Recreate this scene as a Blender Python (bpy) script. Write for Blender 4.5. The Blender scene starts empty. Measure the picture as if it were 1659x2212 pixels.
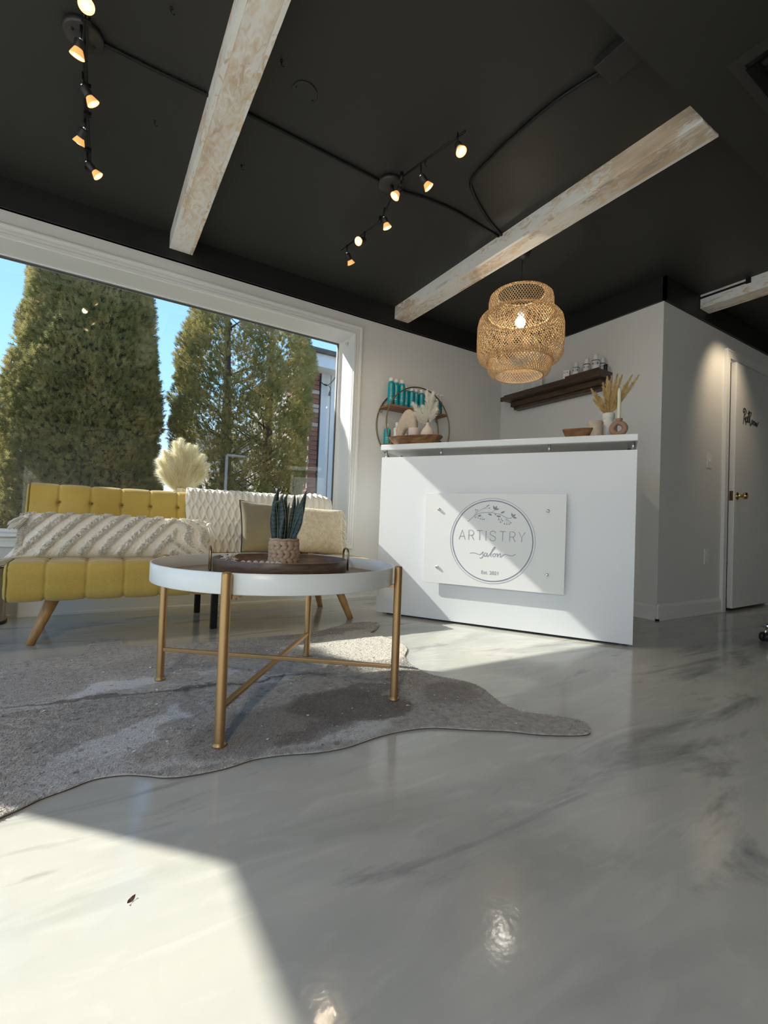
import bpy, bmesh, math, random
import numpy as np
from mathutils import Vector, Matrix, Euler, noise as mnoise

random.seed(7)
rng = np.random.default_rng(7)
PI = math.pi
SC = bpy.context.scene
COL = SC.collection

# ------------------------------------------------------------------ camera
def cam_axes(yaw, pitch, roll):
    yaw, pitch, roll = map(math.radians, (yaw, pitch, roll))
    F = Vector((math.cos(yaw)*math.cos(pitch), math.sin(yaw)*math.cos(pitch), math.sin(pitch)))
    r = Vector((math.sin(yaw), -math.cos(yaw), 0)); u = r.cross(F)
    return r*math.cos(roll)+u*math.sin(roll), -r*math.sin(roll)+u*math.cos(roll), F
_r, _u, _f = cam_axes(58.17, 1.42, 2.21)
cam_data = bpy.data.cameras.new('camera')
cam_data.sensor_fit = 'HORIZONTAL'; cam_data.sensor_width = 36.0
cam_data.lens = 36.0*1011.0/1659.0
cam_data.clip_start = 0.02; cam_data.clip_end = 200
cam = bpy.data.objects.new('camera', cam_data); COL.objects.link(cam)
cam.matrix_world = Matrix(((_r.x, _u.x, -_f.x, 0), (_r.y, _u.y, -_f.y, 0), (_r.z, _u.z, -_f.z, 0.605), (0, 0, 0, 1)))
SC.camera = cam

# ------------------------------------------------------------------ world, sun, exposure
SKY_STRENGTH = 0.95
world = bpy.data.worlds.new('world'); SC.world = world; world.use_nodes = True
wn = world.node_tree; wn.nodes.clear()
w_out = wn.nodes.new('ShaderNodeOutputWorld'); w_bg = wn.nodes.new('ShaderNodeBackground')
w_tc = wn.nodes.new('ShaderNodeTexCoord'); w_sep = wn.nodes.new('ShaderNodeSeparateXYZ'); w_ramp = wn.nodes.new('ShaderNodeValToRGB')
w_ramp.color_ramp.elements[0].position = 0.0; w_ramp.color_ramp.elements[0].color = (0.80, 0.88, 0.96, 1)
w_ramp.color_ramp.elements[1].position = 0.9; w_ramp.color_ramp.elements[1].color = (0.10, 0.25, 0.66, 1)
e = w_ramp.color_ramp.elements.new(0.10); e.color = (0.58, 0.78, 0.96, 1)
e = w_ramp.color_ramp.elements.new(0.25); e.color = (0.36, 0.66, 1.0, 1)
e = w_ramp.color_ramp.elements.new(0.45); e.color = (0.25, 0.52, 0.98, 1)
wn.links.new(w_tc.outputs['Generated'], w_sep.inputs[0]); wn.links.new(w_sep.outputs['Z'], w_ramp.inputs[0])
wn.links.new(w_ramp.outputs[0], w_bg.inputs[0]); w_bg.inputs[1].default_value = SKY_STRENGTH
wn.links.new(w_bg.outputs[0], w_out.inputs[0])

SUN_DIR = Vector((0.695, -0.719, -0.731))
sun_d = bpy.data.lights.new('sun', 'SUN'); sun_d.energy = 5.0; sun_d.color = (1.0, 0.96, 0.88); sun_d.angle = math.radians(0.53)
sun = bpy.data.objects.new('sun', sun_d); COL.objects.link(sun)
sun.rotation_euler = SUN_DIR.to_track_quat('-Z', 'Y').to_euler(); sun.location = (-6, 9, 8)

SC.view_settings.view_transform = 'Standard'; SC.view_settings.look = 'None'
SC.view_settings.gamma = 1.0; SC.view_settings.use_curve_mapping = False
SC.view_settings.exposure = 1.34

def area(name, loc, aim, sx, sy, power, color):
    l = bpy.data.lights.new(name, 'AREA'); l.shape = 'RECTANGLE'; l.size = sx; l.size_y = sy; l.energy = power; l.color = color
    o = bpy.data.objects.new(name, l); COL.objects.link(o); o.location = loc
    o.rotation_euler = (Vector(aim)-Vector(loc)).to_track_quat('-Z', 'Y').to_euler()
    return o
# added warm fill light standing in for salon fittings, behind the camera
area('salon_fill_light', (-1.42, -1.4, 2.32), (-1.3, -1.0, 0.0), 0.3, 1.4, 40, (1.0, 0.86, 0.70))
# ------------------------------------------------------------------ helpers
class MB:
    """collects geometry for one mesh object"""
    def __init__(s): s.v = []; s.f = []; s.smooth = []
    def add(s, vs, fs, smooth=False):
        n = len(s.v); s.v.extend([tuple(p) for p in vs]); s.f.extend([tuple(i+n for i in f) for f in fs]); s.smooth.extend([smooth]*len(fs)); return s
    def box(s, a, b, M=None, bev=0.0):
        x0, y0, z0 = a; x1, y1, z1 = b
        if bev <= 0:
            vs = [(x0,y0,z0),(x1,y0,z0),(x1,y1,z0),(x0,y1,z0),(x0,y0,z1),(x1,y0,z1),(x1,y1,z1),(x0,y1,z1)]
            fs = [(0,3,2,1),(4,5,6,7),(0,1,5,4),(1,2,6,5),(2,3,7,6),(3,0,4,7)]
        else:
            bm = bmesh.new(); bmesh.ops.create_cube(bm, size=1)
            for v in bm.verts:
                v.co = Vector(((x0+x1)/2+v.co.x*(x1-x0), (y0+y1)/2+v.co.y*(y1-y0), (z0+z1)/2+v.co.z*(z1-z0)))
            bmesh.ops.bevel(bm, geom=bm.edges[:], offset=bev, segments=2, affect='EDGES', profile=0.5)
            bm.verts.index_update()
            vs = [tuple(v.co) for v in bm.verts]; fs = [[v.index for v in f.verts] for f in bm.faces]; bm.free()
        if M is not None: vs = [tuple(M @ Vector(p)) for p in vs]
        return s.add(vs, fs)
    def tube(s, pts, r, n=8, closed=False, cap=True, flat=1.0):
        """tube along points; r is a number or list of radii"""
        P = [Vector(p) for p in pts]; m = len(P)
        R = r if isinstance(r, (list, tuple)) else [r]*m
        vs = []; up = None
        for i in range(m):
            if closed: t = (P[(i+1) % m]-P[i-1])
            else: t = P[min(i+1, m-1)]-P[max(i-1, 0)]
            if t.length < 1e-9: t = Vector((0,0,1))
            t.normalize()
            if up is None:
                up = Vector((0,0,1)) if abs(t.z) < 0.9 else Vector((1,0,0))
            a = t.cross(up)
            if a.length < 1e-6: a = t.cross(Vector((0,1,0)))
            a.normalize(); b = t.cross(a).normalized(); up = -b
            for k in range(n):
                an = 2*PI*k/n
                vs.append(P[i]+a*math.cos(an)*R[i]+b*math.sin(an)*R[i]*flat)
        fs = []
        for i in range(m if closed else m-1):
            j = (i+1) % m
            for k in range(n):
                l = (k+1) % n
                fs.append((i*n+k, i*n+l, j*n+l, j*n+k))
        if cap and not closed:
            fs.append(tuple(range(n))[::-1]); fs.append(tuple((m-1)*n+k for k in range(n)))
        return s.add(vs, fs, True)
    def lathe(s, prof, c=(0,0,0), n=32, cap0=True, cap1=True, sx=1.0, sy=1.0, M=None):
        vs = []; m = len(prof)
        for r, z in prof:
            for k in range(n):
                a = 2*PI*k/n; vs.append(Vector((math.cos(a)*r*sx, math.sin(a)*r*sy, z)))
        fs = [(i*n+k, i*n+(k+1) % n, (i+1)*n+(k+1) % n, (i+1)*n+k) for i in range(m-1) for k in range(n)]
        if cap0: fs.append(tuple(range(n))[::-1])
        if cap1: fs.append(tuple((m-1)*n+k for k in range(n)))
        if M is not None: vs = [M @ v for v in vs]
        return s.add([v+Vector(c) for v in vs], fs, True)
    def grid(s, nu, nv, fn, smooth=True, wrap_u=False):
        vs = [fn(i/(nu if wrap_u else nu-1), j/(nv-1)) for j in range(nv) for i in range(nu)]
        fs = []
        for j in range(nv-1):
            for i in range(nu if wrap_u else nu-1):
                i2 = (i+1) % nu
                fs.append((j*nu+i, j*nu+i2, (j+1)*nu+i2, (j+1)*nu+i))
        return s.add(vs, fs, smooth)
    def prism(s, poly, z0, z1):
        n = len(poly)
        vs = [(x,y,z0) for x,y in poly]+[(x,y,z1) for x,y in poly]
        fs = [tuple(range(n))[::-1], tuple(range(n, 2*n))]+[(i,(i+1) % n,(i+1) % n+n,i+n) for i in range(n)]
        return s.add(vs, fs)
    def strip(s, pts, w, nrm=(0,0,1), t=0.0006):
        """flat ribbon stroke (lettering): width w, thickness t, in the plane with normal nrm"""
        P = [Vector(p) for p in pts]; N = Vector(nrm).normalized(); vs = []; m = len(P)
        W_ = w if isinstance(w, (list, tuple)) else [w]*m
        for i in range(m):
            tt = (P[min(i+1,m-1)]-P[max(i-1,0)])
            if tt.length < 1e-9: tt = Vector((1,0,0))
            a = tt.normalized().cross(N).normalized()*W_[i]/2
            vs += [P[i]-a, P[i]+a, P[i]+a+N*t, P[i]-a+N*t]
        fs = []
        for i in range(m-1):
            for k in range(4):
                l = (k+1) % 4; fs.append((i*4+k, i*4+l, i*4+4+l, i*4+4+k))
        fs += [(3,2,1,0), tuple((m-1)*4+k for k in range(4))]
        return s.add(vs, fs)
    def ell(s, c, rx, ry, rz, n=10, m=7, M=None):
        vs = []
        for j in range(m+1):
            ph = PI*j/m
            for k in range(n):
                a = 2*PI*k/n
                p = Vector((rx*math.sin(ph)*math.cos(a), ry*math.sin(ph)*math.sin(a), rz*math.cos(ph)))
                if M is not None: p = M @ p
                vs.append(p+Vector(c))
        fs = [(j*n+k, (j+1)*n+k, (j+1)*n+(k+1) % n, j*n+(k+1) % n) for j in range(m) for k in range(n)]
        return s.add(vs, fs, True)
    def mesh(s, name):
        me = bpy.data.meshes.new(name); me.from_pydata([tuple(v) for v in s.v], [], s.f)
        if any(s.smooth): me.polygons.foreach_set('use_smooth', s.smooth)
        me.update(); return me
    def build(s, name, mat, parent=None, world=False, uv=None):
        if world and parent is not None:
            o = parent
            off = Vector((0,0,0))
            while o is not None: off += o.location; o = o.parent
            s.v = [(p[0]-off.x, p[1]-off.y, p[2]-off.z) for p in s.v]
        me = s.mesh(name)
        if mat is not None: me.materials.append(mat)
        o = bpy.data.objects.new(name, me); COL.objects.link(o)
        if parent is not None: o.parent = parent
        return o

def np_obj(name, V, F, mat, parent=None, smooth=False):
    """fast mesh from numpy arrays of vertices and triangles"""
    me = bpy.data.meshes.new(name)
    me.vertices.add(len(V)); me.vertices.foreach_set('co', np.asarray(V, dtype=np.float32).ravel())
    nf = len(F); k = F.shape[1]
    me.loops.add(nf*k); me.loops.foreach_set('vertex_index', np.asarray(F, dtype=np.int32).ravel())
    me.polygons.add(nf); me.polygons.foreach_set('loop_start', np.arange(0, nf*k, k, dtype=np.int32))
    me.update(calc_edges=True); me.validate()
    if smooth: me.polygons.foreach_set('use_smooth', [True]*nf)
    me.materials.append(mat)
    o = bpy.data.objects.new(name, me); COL.objects.link(o)
    if parent is not None: o.parent = parent
    return o
def tag(o, label=None, cat=None, group=None, kind=None):
    if label: o['label'] = label
    if cat: o['category'] = cat
    if group: o['group'] = group
    if kind: o['kind'] = kind
    return o
def thing(name, loc, label, cat, group=None, rz=0.0):
    o = bpy.data.objects.new(name, None); COL.objects.link(o); o.location = loc; o.rotation_euler = (0,0,rz)
    o.empty_display_size = 0.1
    return tag(o, label, cat, group)
def struct(o): o['kind'] = 'structure'; return o
def copy_tree(o, parent=None):
    c = o.copy(); COL.objects.link(c); c.parent = parent
    for ch in list(o.children): copy_tree(ch, c)
    return c

# ------------------------------------------------------------------ materials
def new_mat(name):
    m = bpy.data.materials.new(name); m.use_nodes = True
    nt = m.node_tree; b = nt.nodes['Principled BSDF']; return m, nt, b
def plain(name, col, rough=0.5, metal=0.0, bump=0.0, bscale=200, spec=0.5, var=0.0, vscale=6, sheen=0.0, coat=0.0, trans=0.0, sss=0.0):
    m, nt, b = new_mat(name)
    b.inputs['Base Color'].default_value = (*col, 1); b.inputs['Roughness'].default_value = rough
    b.inputs['Metallic'].default_value = metal; b.inputs['Specular IOR Level'].default_value = spec
    if sheen: b.inputs['Sheen Weight'].default_value = sheen
    if coat: b.inputs['Coat Weight'].default_value = coat; b.inputs['Coat Roughness'].default_value = 0.1
    if trans: b.inputs['Transmission Weight'].default_value = trans
    if sss: b.inputs['Subsurface Weight'].default_value = sss; b.inputs['Subsurface Radius'].default_value = (0.02,0.015,0.01)
    tc = nt.nodes.new('ShaderNodeTexCoord')
    if bump:
        n = nt.nodes.new('ShaderNodeTexNoise'); n.inputs['Scale'].default_value = bscale; n.inputs['Detail'].default_value = 3
        bp = nt.nodes.new('ShaderNodeBump'); bp.inputs['Strength'].default_value = bump; bp.inputs['Distance'].default_value = 0.002
        nt.links.new(tc.outputs['Object'], n.inputs['Vector']); nt.links.new(n.outputs[0], bp.inputs['Height']); nt.links.new(bp.outputs[0], b.inputs['Normal'])
    if var:
        n = nt.nodes.new('ShaderNodeTexNoise'); n.inputs['Scale'].default_value = vscale; n.inputs['Detail'].default_value = 4
        r = nt.nodes.new('ShaderNodeValToRGB')
        r.color_ramp.elements[0].position = 0.3; r.color_ramp.elements[0].color = tuple(c*(1-var) for c in col)+(1,)
        r.color_ramp.elements[1].position = 0.7; r.color_ramp.elements[1].color = tuple(min(1, c*(1+var)) for c in col)+(1,)
        nt.links.new(tc.outputs['Object'], n.inputs['Vector']); nt.links.new(n.outputs[0], r.inputs[0]); nt.links.new(r.outputs[0], b.inputs['Base Color'])
    return m
def wood(name, c0, c1, scale=(1,1,1), rough=0.45, nscale=8, dist=2.0, bump=0.15):
    """grain stretched along one axis by the scale triple (small = along the grain)"""
    m, nt, b = new_mat(name)
    tc = nt.nodes.new('ShaderNodeTexCoord'); mp = nt.nodes.new('ShaderNodeMapping'); mp.inputs['Scale'].default_value = scale
    n = nt.nodes.new('ShaderNodeTexNoise'); n.inputs['Scale'].default_value = nscale; n.inputs['Detail'].default_value = 8; n.inputs['Distortion'].default_value = dist
    r = nt.nodes.new('ShaderNodeValToRGB'); r.color_ramp.elements[0].position = 0.35; r.color_ramp.elements[1].position = 0.65
    r.color_ramp.elements[0].color = (*c0,1); r.color_ramp.elements[1].color = (*c1,1)
    bp = nt.nodes.new('ShaderNodeBump'); bp.inputs['Strength'].default_value = bump; bp.inputs['Distance'].default_value = 0.003
    nt.links.new(tc.outputs['Object'], mp.inputs[0]); nt.links.new(mp.outputs[0], n.inputs['Vector']); nt.links.new(n.outputs[0], r.inputs[0])
    nt.links.new(r.outputs[0], b.inputs['Base Color']); nt.links.new(n.outputs[0], bp.inputs['Height']); nt.links.new(bp.outputs[0], b.inputs['Normal'])
    b.inputs['Roughness'].default_value = rough
    return m
def emis(name, col, strength):
    m, nt, b = new_mat(name); b.inputs['Base Color'].default_value = (*col,1)
    b.inputs['Emission Color'].default_value = (*col,1); b.inputs['Emission Strength'].default_value = strength; return m
def leafy(name, c0, c1, trans=0.35, scale=4, rough=0.6):
    """thin leaf or fibre: diffuse with light passing through, colour varied in space"""
    m, nt, b = new_mat(name); nt.nodes.remove(b); out = nt.nodes['Material Output']
    tc = nt.nodes.new('ShaderNodeTexCoord'); n = nt.nodes.new('ShaderNodeTexNoise'); n.inputs['Scale'].default_value = scale; n.inputs['Detail'].default_value = 5
    r = nt.nodes.new('ShaderNodeValToRGB'); r.color_ramp.elements[0].position = 0.35; r.color_ramp.elements[1].position = 0.65
    r.color_ramp.elements[0].color = (*c0,1); r.color_ramp.elements[1].color = (*c1,1)
    d = nt.nodes.new('ShaderNodeBsdfDiffuse'); t = nt.nodes.new('ShaderNodeBsdfTranslucent'); mx = nt.nodes.new('ShaderNodeMixShader'); mx.inputs[0].default_value = trans
    nt.links.new(tc.outputs['Object'], n.inputs['Vector']); nt.links.new(n.outputs[0], r.inputs[0])
    nt.links.new(r.outputs[0], d.inputs[0]); nt.links.new(r.outputs[0], t.inputs[0])
    nt.links.new(d.outputs[0], mx.inputs[1]); nt.links.new(t.outputs[0], mx.inputs[2]); nt.links.new(mx.outputs[0], out.inputs[0])
    return m
def pane_glass(name, tint=(0.97,0.985,0.98), refl=1.0):
    m, nt, b = new_mat(name); nt.nodes.remove(b); out = nt.nodes['Material Output']
    tr = nt.nodes.new('ShaderNodeBsdfTransparent'); tr.inputs[0].default_value = (*tint,1)
    gl = nt.nodes.new('ShaderNodeBsdfGlossy'); gl.inputs['Roughness'].default_value = 0.0
    lw = nt.nodes.new('ShaderNodeLayerWeight'); lw.inputs[0].default_value = 0.5   # Schlick reflectance, the same from both faces of the pane
    pw = nt.nodes.new('ShaderNodeMath'); pw.operation = 'POWER'; pw.inputs[1].default_value = 5.0; nt.links.new(lw.outputs['Facing'], pw.inputs[0])
    fr = nt.nodes.new('ShaderNodeMath'); fr.operation = 'MULTIPLY_ADD'; fr.inputs[1].default_value = 0.96; fr.inputs[2].default_value = 0.04; nt.links.new(pw.outputs[0], fr.inputs[0])
    mu = nt.nodes.new('ShaderNodeMath'); mu.operation = 'MULTIPLY'; mu.inputs[1].default_value = refl
    mx = nt.nodes.new('ShaderNodeMixShader')
    nt.links.new(fr.outputs[0], mu.inputs[0]); nt.links.new(mu.outputs[0], mx.inputs[0]); nt.links.new(tr.outputs[0], mx.inputs[1]); nt.links.new(gl.outputs[0], mx.inputs[2]); nt.links.new(mx.outputs[0], out.inputs[0])
    return m

def floor_mat():
    m, nt, b = new_mat('epoxy_floor'); L = nt.links.new; N = nt.nodes.new
    tc = N('ShaderNodeTexCoord')
    mp = N('ShaderNodeMapping'); mp.inputs['Rotation'].default_value = (0,0,math.radians(-28)); mp.inputs['Scale'].default_value = (0.55,1.7,1)
    L(tc.outputs['Object'], mp.inputs[0])
    n0 = N('ShaderNodeTexNoise'); n0.inputs['Scale'].default_value = 1.3; n0.inputs['Detail'].default_value = 6; n0.inputs['Distortion'].default_value = 1.6; L(mp.outputs[0], n0.inputs['Vector'])
    r0 = N('ShaderNodeValToRGB'); cr = r0.color_ramp
    cr.elements[0].position = 0.28; cr.elements[0].color = (0.33,0.34,0.31,1)
    cr.elements[1].position = 0.78; cr.elements[1].color = (0.60,0.60,0.55,1)
    e = cr.elements.new(0.45); e.color = (0.46,0.465,0.43,1)
    e = cr.elements.new(0.62); e.color = (0.52,0.51,0.465,1)
    L(n0.outputs[0], r0.inputs[0])
    # dark smoky veins
    mp2 = N('ShaderNodeMapping'); mp2.inputs['Rotation'].default_value = (0,0,math.radians(-35)); mp2.inputs['Scale'].default_value = (0.8,3.4,1); mp2.inputs['Location'].default_value = (3.1,0.7,0)
    L(tc.outputs['Object'], mp2.inputs[0])
    n1 = N('ShaderNodeTexNoise'); n1.inputs['Scale'].default_value = 1.25; n1.inputs['Detail'].default_value = 7; n1.inputs['Roughness'].default_value = 0.6; n1.inputs['Distortion'].default_value = 1.1; L(mp2.outputs[0], n1.inputs['Vector'])
    r1 = N('ShaderNodeValToRGB'); r1.color_ramp.elements[0].position = 0.565; r1.color_ramp.elements[0].color = (0,0,0,1); r1.color_ramp.elements[1].position = 0.70; r1.color_ramp.elements[1].color = (1,1,1,1)
    L(n1.outputs[0], r1.inputs[0])
    mx = N('ShaderNodeMix'); mx.data_type = 'RGBA'; mx.inputs[7].default_value = (0.16,0.165,0.165,1)
    sc = N('ShaderNodeMath'); sc.operation = 'MULTIPLY'; sc.inputs[1].default_value = 0.85; L(r1.outputs[0], sc.inputs[0])
    L(sc.outputs[0], mx.inputs[0]); L(r0.outputs[0], mx.inputs[6])
    # pinkish brown drifts
    n2 = N('ShaderNodeTexNoise'); n2.inputs['Scale'].default_value = 0.8; n2.inputs['Detail'].default_value = 3; L(tc.outputs['Object'], n2.inputs['Vector'])
    r2 = N('ShaderNodeValToRGB'); r2.color_ramp.elements[0].position = 0.52; r2.color_ramp.elements[0].color = (0,0,0,1); r2.color_ramp.elements[1].position = 0.72; r2.color_ramp.elements[1].color = (0.5,0.5,0.5,1)
    L(n2.outputs[0], r2.inputs[0])
    mx2 = N('ShaderNodeMix'); mx2.data_type = 'RGBA'; mx2.inputs[7].default_value = (0.44,0.39,0.36,1); L(r2.outputs[0], mx2.inputs[0]); L(mx.outputs[2], mx2.inputs[6])
    # white wisps
    mp3 = N('ShaderNodeMapping'); mp3.inputs['Rotation'].default_value = (0,0,math.radians(40)); mp3.inputs['Scale'].default_value = (1,3.5,1); L(tc.outputs['Object'], mp3.inputs[0])
    n3 = N('ShaderNodeTexNoise'); n3.inputs['Scale'].default_value = 3.0; n3.inputs['Detail'].default_value = 8; n3.inputs['Distortion'].default_value = 2.2; L(mp3.outputs[0], n3.inputs['Vector'])
    r3 = N('ShaderNodeValToRGB'); r3.color_ramp.elements[0].position = 0.52; r3.color_ramp.elements[0].color = (0,0,0,1); r3.color_ramp.elements[1].position = 0.8; r3.color_ramp.elements[1].color = (0.30,0.30,0.30,1)
    L(n3.outputs[0], r3.inputs[0])
    mx3 = N('ShaderNodeMix'); mx3.data_type = 'RGBA'; mx3.inputs[7].default_value = (0.72,0.74,0.68,1); L(r3.outputs[0], mx3.inputs[0]); L(mx2.outputs[2], mx3.inputs[6])
    L(mx3.outputs[2], b.inputs['Base Color'])
    b.inputs['Roughness'].default_value = 0.11; b.inputs['Specular IOR Level'].default_value = 0.5
    nb = N('ShaderNodeTexNoise'); nb.inputs['Scale'].default_value = 26; nb.inputs['Detail'].default_value = 2; L(tc.outputs['Object'], nb.inputs['Vector'])
    nb2 = N('ShaderNodeTexNoise'); nb2.inputs['Scale'].default_value = 140; nb2.inputs['Detail'].default_value = 2; L(tc.outputs['Object'], nb2.inputs['Vector'])
    bp = N('ShaderNodeBump'); bp.inputs['Strength'].default_value = 0.05; bp.inputs['Distance'].default_value = 0.01; L(nb.outputs[0], bp.inputs['Height'])
    bp2 = N('ShaderNodeBump'); bp2.inputs['Strength'].default_value = 0.05; bp2.inputs['Distance'].default_value = 0.002; L(nb2.outputs[0], bp2.inputs['Height']); L(bp.outputs[0], bp2.inputs['Normal'])
    L(bp2.outputs[0], b.inputs['Normal'])
    return m

def whitewash(name, brown=0.5, seed=0.0, axis='y'):
    m, nt, b = new_mat(name); L = nt.links.new; N = nt.nodes.new
    tc = N('ShaderNodeTexCoord')
    def nz(scale, sc3, det, dist, loc=(0,0,0)):
        mp = N('ShaderNodeMapping'); mp.inputs['Scale'].default_value = sc3; mp.inputs['Location'].default_value = (seed+loc[0], seed*2+loc[1], seed*.5+loc[2]); L(tc.outputs['Object'], mp.inputs[0])
        n = N('ShaderNodeTexNoise'); n.inputs['Scale'].default_value = scale; n.inputs['Detail'].default_value = det; n.inputs['Distortion'].default_value = dist; L(mp.outputs[0], n.inputs['Vector']); return n
    def ramp(src, p0, c0, p1, c1):
        r = N('ShaderNodeValToRGB'); r.color_ramp.elements[0].position = p0; r.color_ramp.elements[0].color = (*c0,1); r.color_ramp.elements[1].position = p1; r.color_ramp.elements[1].color = (*c1,1); L(src.outputs[0], r.inputs[0]); return r
    grain = ramp(nz(14, (1,0.12,1), 8, 1.2), 0.3, (0.56,0.42,0.28), 0.7, (0.80,0.66,0.48))
    big = nz(3.2, (1.6,0.6,1.6), 5, 0.6)
    fine = nz(38, (1,0.45,1), 9, 1.2)
    add = N('ShaderNodeMath'); add.operation = 'ADD'; L(big.outputs[0], add.inputs[0])
    fm = N('ShaderNodeMath'); fm.operation = 'MULTIPLY'; fm.inputs[1].default_value = 0.75; L(fine.outputs[0], fm.inputs[0]); L(fm.outputs[0], add.inputs[1])
    mask = N('ShaderNodeValToRGB'); c = 0.98-brown*0.14
    mask.color_ramp.elements[0].position = c-0.10; mask.color_ramp.elements[0].color = (0,0,0,1); mask.color_ramp.elements[1].position = c+0.16; mask.color_ramp.elements[1].color = (1,1,1,1); L(add.outputs[0], mask.inputs[0])
    white = ramp(nz(7, (1,0.3,1), 5, 0.5), 0.3, (0.78,0.76,0.70), 0.7, (0.88,0.86,0.81))
    inv = N('ShaderNodeMath'); inv.operation = 'SUBTRACT'; inv.inputs[0].default_value = 1.0; L(mask.outputs[0], inv.inputs[1])
    mx = N('ShaderNodeMix'); mx.data_type = 'RGBA'; L(mask.outputs[0], mx.inputs[0]); L(white.outputs[0], mx.inputs[6]); L(grain.outputs[0], mx.inputs[7])
    # grey worn streaks
    gs = ramp(nz(5.5, (1.2,0.35,2.2), 7, 1.5, (4,2,1)), 0.60, (0,0,0), 0.68, (1,1,1))
    gm = N('ShaderNodeMath'); gm.operation = 'MULTIPLY'; L(gs.outputs[0], gm.inputs[0]); L(fine.outputs[0], gm.inputs[1])
    mx2 = N('ShaderNodeMix'); mx2.data_type = 'RGBA'; mx2.inputs[7].default_value = (0.36,0.35,0.33,1); L(gm.outputs[0], mx2.inputs[0]); L(mx.outputs[2], mx2.inputs[6])
    L(mx2.outputs[2], b.inputs['Base Color']); b.inputs['Roughness'].default_value = 0.75
    bp = N('ShaderNodeBump'); bp.inputs['Strength'].default_value = 0.5; bp.inputs['Distance'].default_value = 0.003; L(fine.outputs[0], bp.inputs['Height']); L(bp.outputs[0], b.inputs['Normal'])
    return m

def fabric(name, c0, c1, scale=350, bump=0.4, var_scale=3, sheen=0.3, trans=0.0):
    m, nt, b = new_mat(name); L = nt.links.new; N = nt.nodes.new
    tc = N('ShaderNodeTexCoord'); n = N('ShaderNodeTexNoise'); n.inputs['Scale'].default_value = scale; n.inputs['Detail'].default_value = 4; L(tc.outputs['Object'], n.inputs['Vector'])
    n2 = N('ShaderNodeTexNoise'); n2.inputs['Scale'].default_value = var_scale; n2.inputs['Detail'].default_value = 5; L(tc.outputs['Object'], n2.inputs['Vector'])
    a = N('ShaderNodeMath'); a.operation = 'ADD'; L(n.outputs[0], a.inputs[0]); L(n2.outputs[0], a.inputs[1])
    h = N('ShaderNodeMath'); h.operation = 'MULTIPLY'; h.inputs[1].default_value = 0.5; L(a.outputs[0], h.inputs[0])
    r = N('ShaderNodeValToRGB'); r.color_ramp.elements[0].position = 0.38; r.color_ramp.elements[1].position = 0.62; r.color_ramp.elements[0].color = (*c0,1); r.color_ramp.elements[1].color = (*c1,1); L(h.outputs[0], r.inputs[0])
    L(r.outputs[0], b.inputs['Base Color']); b.inputs['Roughness'].default_value = 0.9; b.inputs['Sheen Weight'].default_value = sheen; b.inputs['Specular IOR Level'].default_value = 0.2
    bp = N('ShaderNodeBump'); bp.inputs['Strength'].default_value = bump; bp.inputs['Distance'].default_value = 0.002; L(n.outputs[0], bp.inputs['Height']); L(bp.outputs[0], b.inputs['Normal'])
    return m

M_wall = plain('wall_paint', (0.72,0.715,0.69), 0.6, bump=0.08, bscale=260)
M_black = plain('black_ceiling_paint', (0.024,0.024,0.021), 0.55, bump=0.15, bscale=120)
M_band = plain('black_band_shaded_paint', (0.010,0.010,0.009), 0.5)  # black paint; the dimness of grazing light is put into the colour
M_trim = plain('white_gloss_trim', (0.78,0.78,0.76), 0.35)
M_floor = floor_mat()
M_glass = pane_glass('window_glass', (0.80,0.81,0.80))
M_glass_clear = pane_glass('storefront_glass', (0.88,0.88,0.86))
M_desk = plain('white_laminate', (0.76,0.78,0.80), 0.28, bump=0.02, bscale=300)
M_board = plain('white_acrylic', (0.80,0.81,0.80), 0.3)
M_steel = plain('brushed_steel', (0.55,0.55,0.55), 0.3, metal=1.0)
M_chrome = plain('chrome', (0.7,0.7,0.7), 0.12, metal=1.0)
M_gold = plain('satin_gold_paint', (0.47,0.285,0.125), 0.42, metal=0.75)
M_brass = plain('antique_brass', (0.36,0.26,0.15), 0.25, metal=1.0)
M_ringbrass = plain('aged_brass_wire', (0.24,0.19,0.12), 0.4, metal=0.9)
M_blackmetal = plain('black_metal', (0.02,0.02,0.02), 0.45, metal=0.6)
M_darkplastic = plain('black_plastic', (0.015,0.015,0.015), 0.5)
M_mustard = fabric('mustard_felt', (0.44,0.30,0.060), (0.57,0.41,0.105), 420, 0.35)
M_mustard_dark = plain('mustard_piping', (0.20,0.13,0.03), 0.9)
M_cream = fabric('cream_cotton', (0.72,0.67,0.57), (0.88,0.84,0.75), 500, 0.3)
M_knit = fabric('cream_knit', (0.70,0.67,0.60), (0.84,0.81,0.74), 700, 0.4)
M_olive = fabric('olive_linen', (0.19,0.165,0.105), (0.29,0.255,0.165), 380, 0.5)
M_sand = fabric('sand_slub', (0.60,0.50,0.33), (0.80,0.72,0.54), 150, 0.5, 40)
M_piping = plain('black_piping', (0.02,0.018,0.015), 0.8)
M_legwood = wood('oak_leg', (0.36,0.18,0.055), (0.52,0.29,0.10), (6,6,0.8), 0.4, 6, 0.8)
M_tray = wood('walnut_tray', (0.085,0.050,0.033), (0.17,0.105,0.07), (1,1,8), 0.4, 7, 2.0)
M_tabletop = wood('oak_table_inset', (0.27,0.185,0.115), (0.42,0.31,0.21), (0.7,6,1), 0.45, 7, 1.4)
M_tablewhite = plain('white_lacquer_metal', (0.74,0.76,0.74), 0.3)
M_shelfwood = wood('dark_walnut_shelf', (0.035,0.022,0.015), (0.10,0.058,0.036), (3,0.35,3), 0.4, 10, 1.5)
M_ringwood = wood('reddish_pine_shelf', (0.16,0.065,0.03), (0.30,0.14,0.07), (0.5,4,4), 0.5, 8, 1.0)
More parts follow.
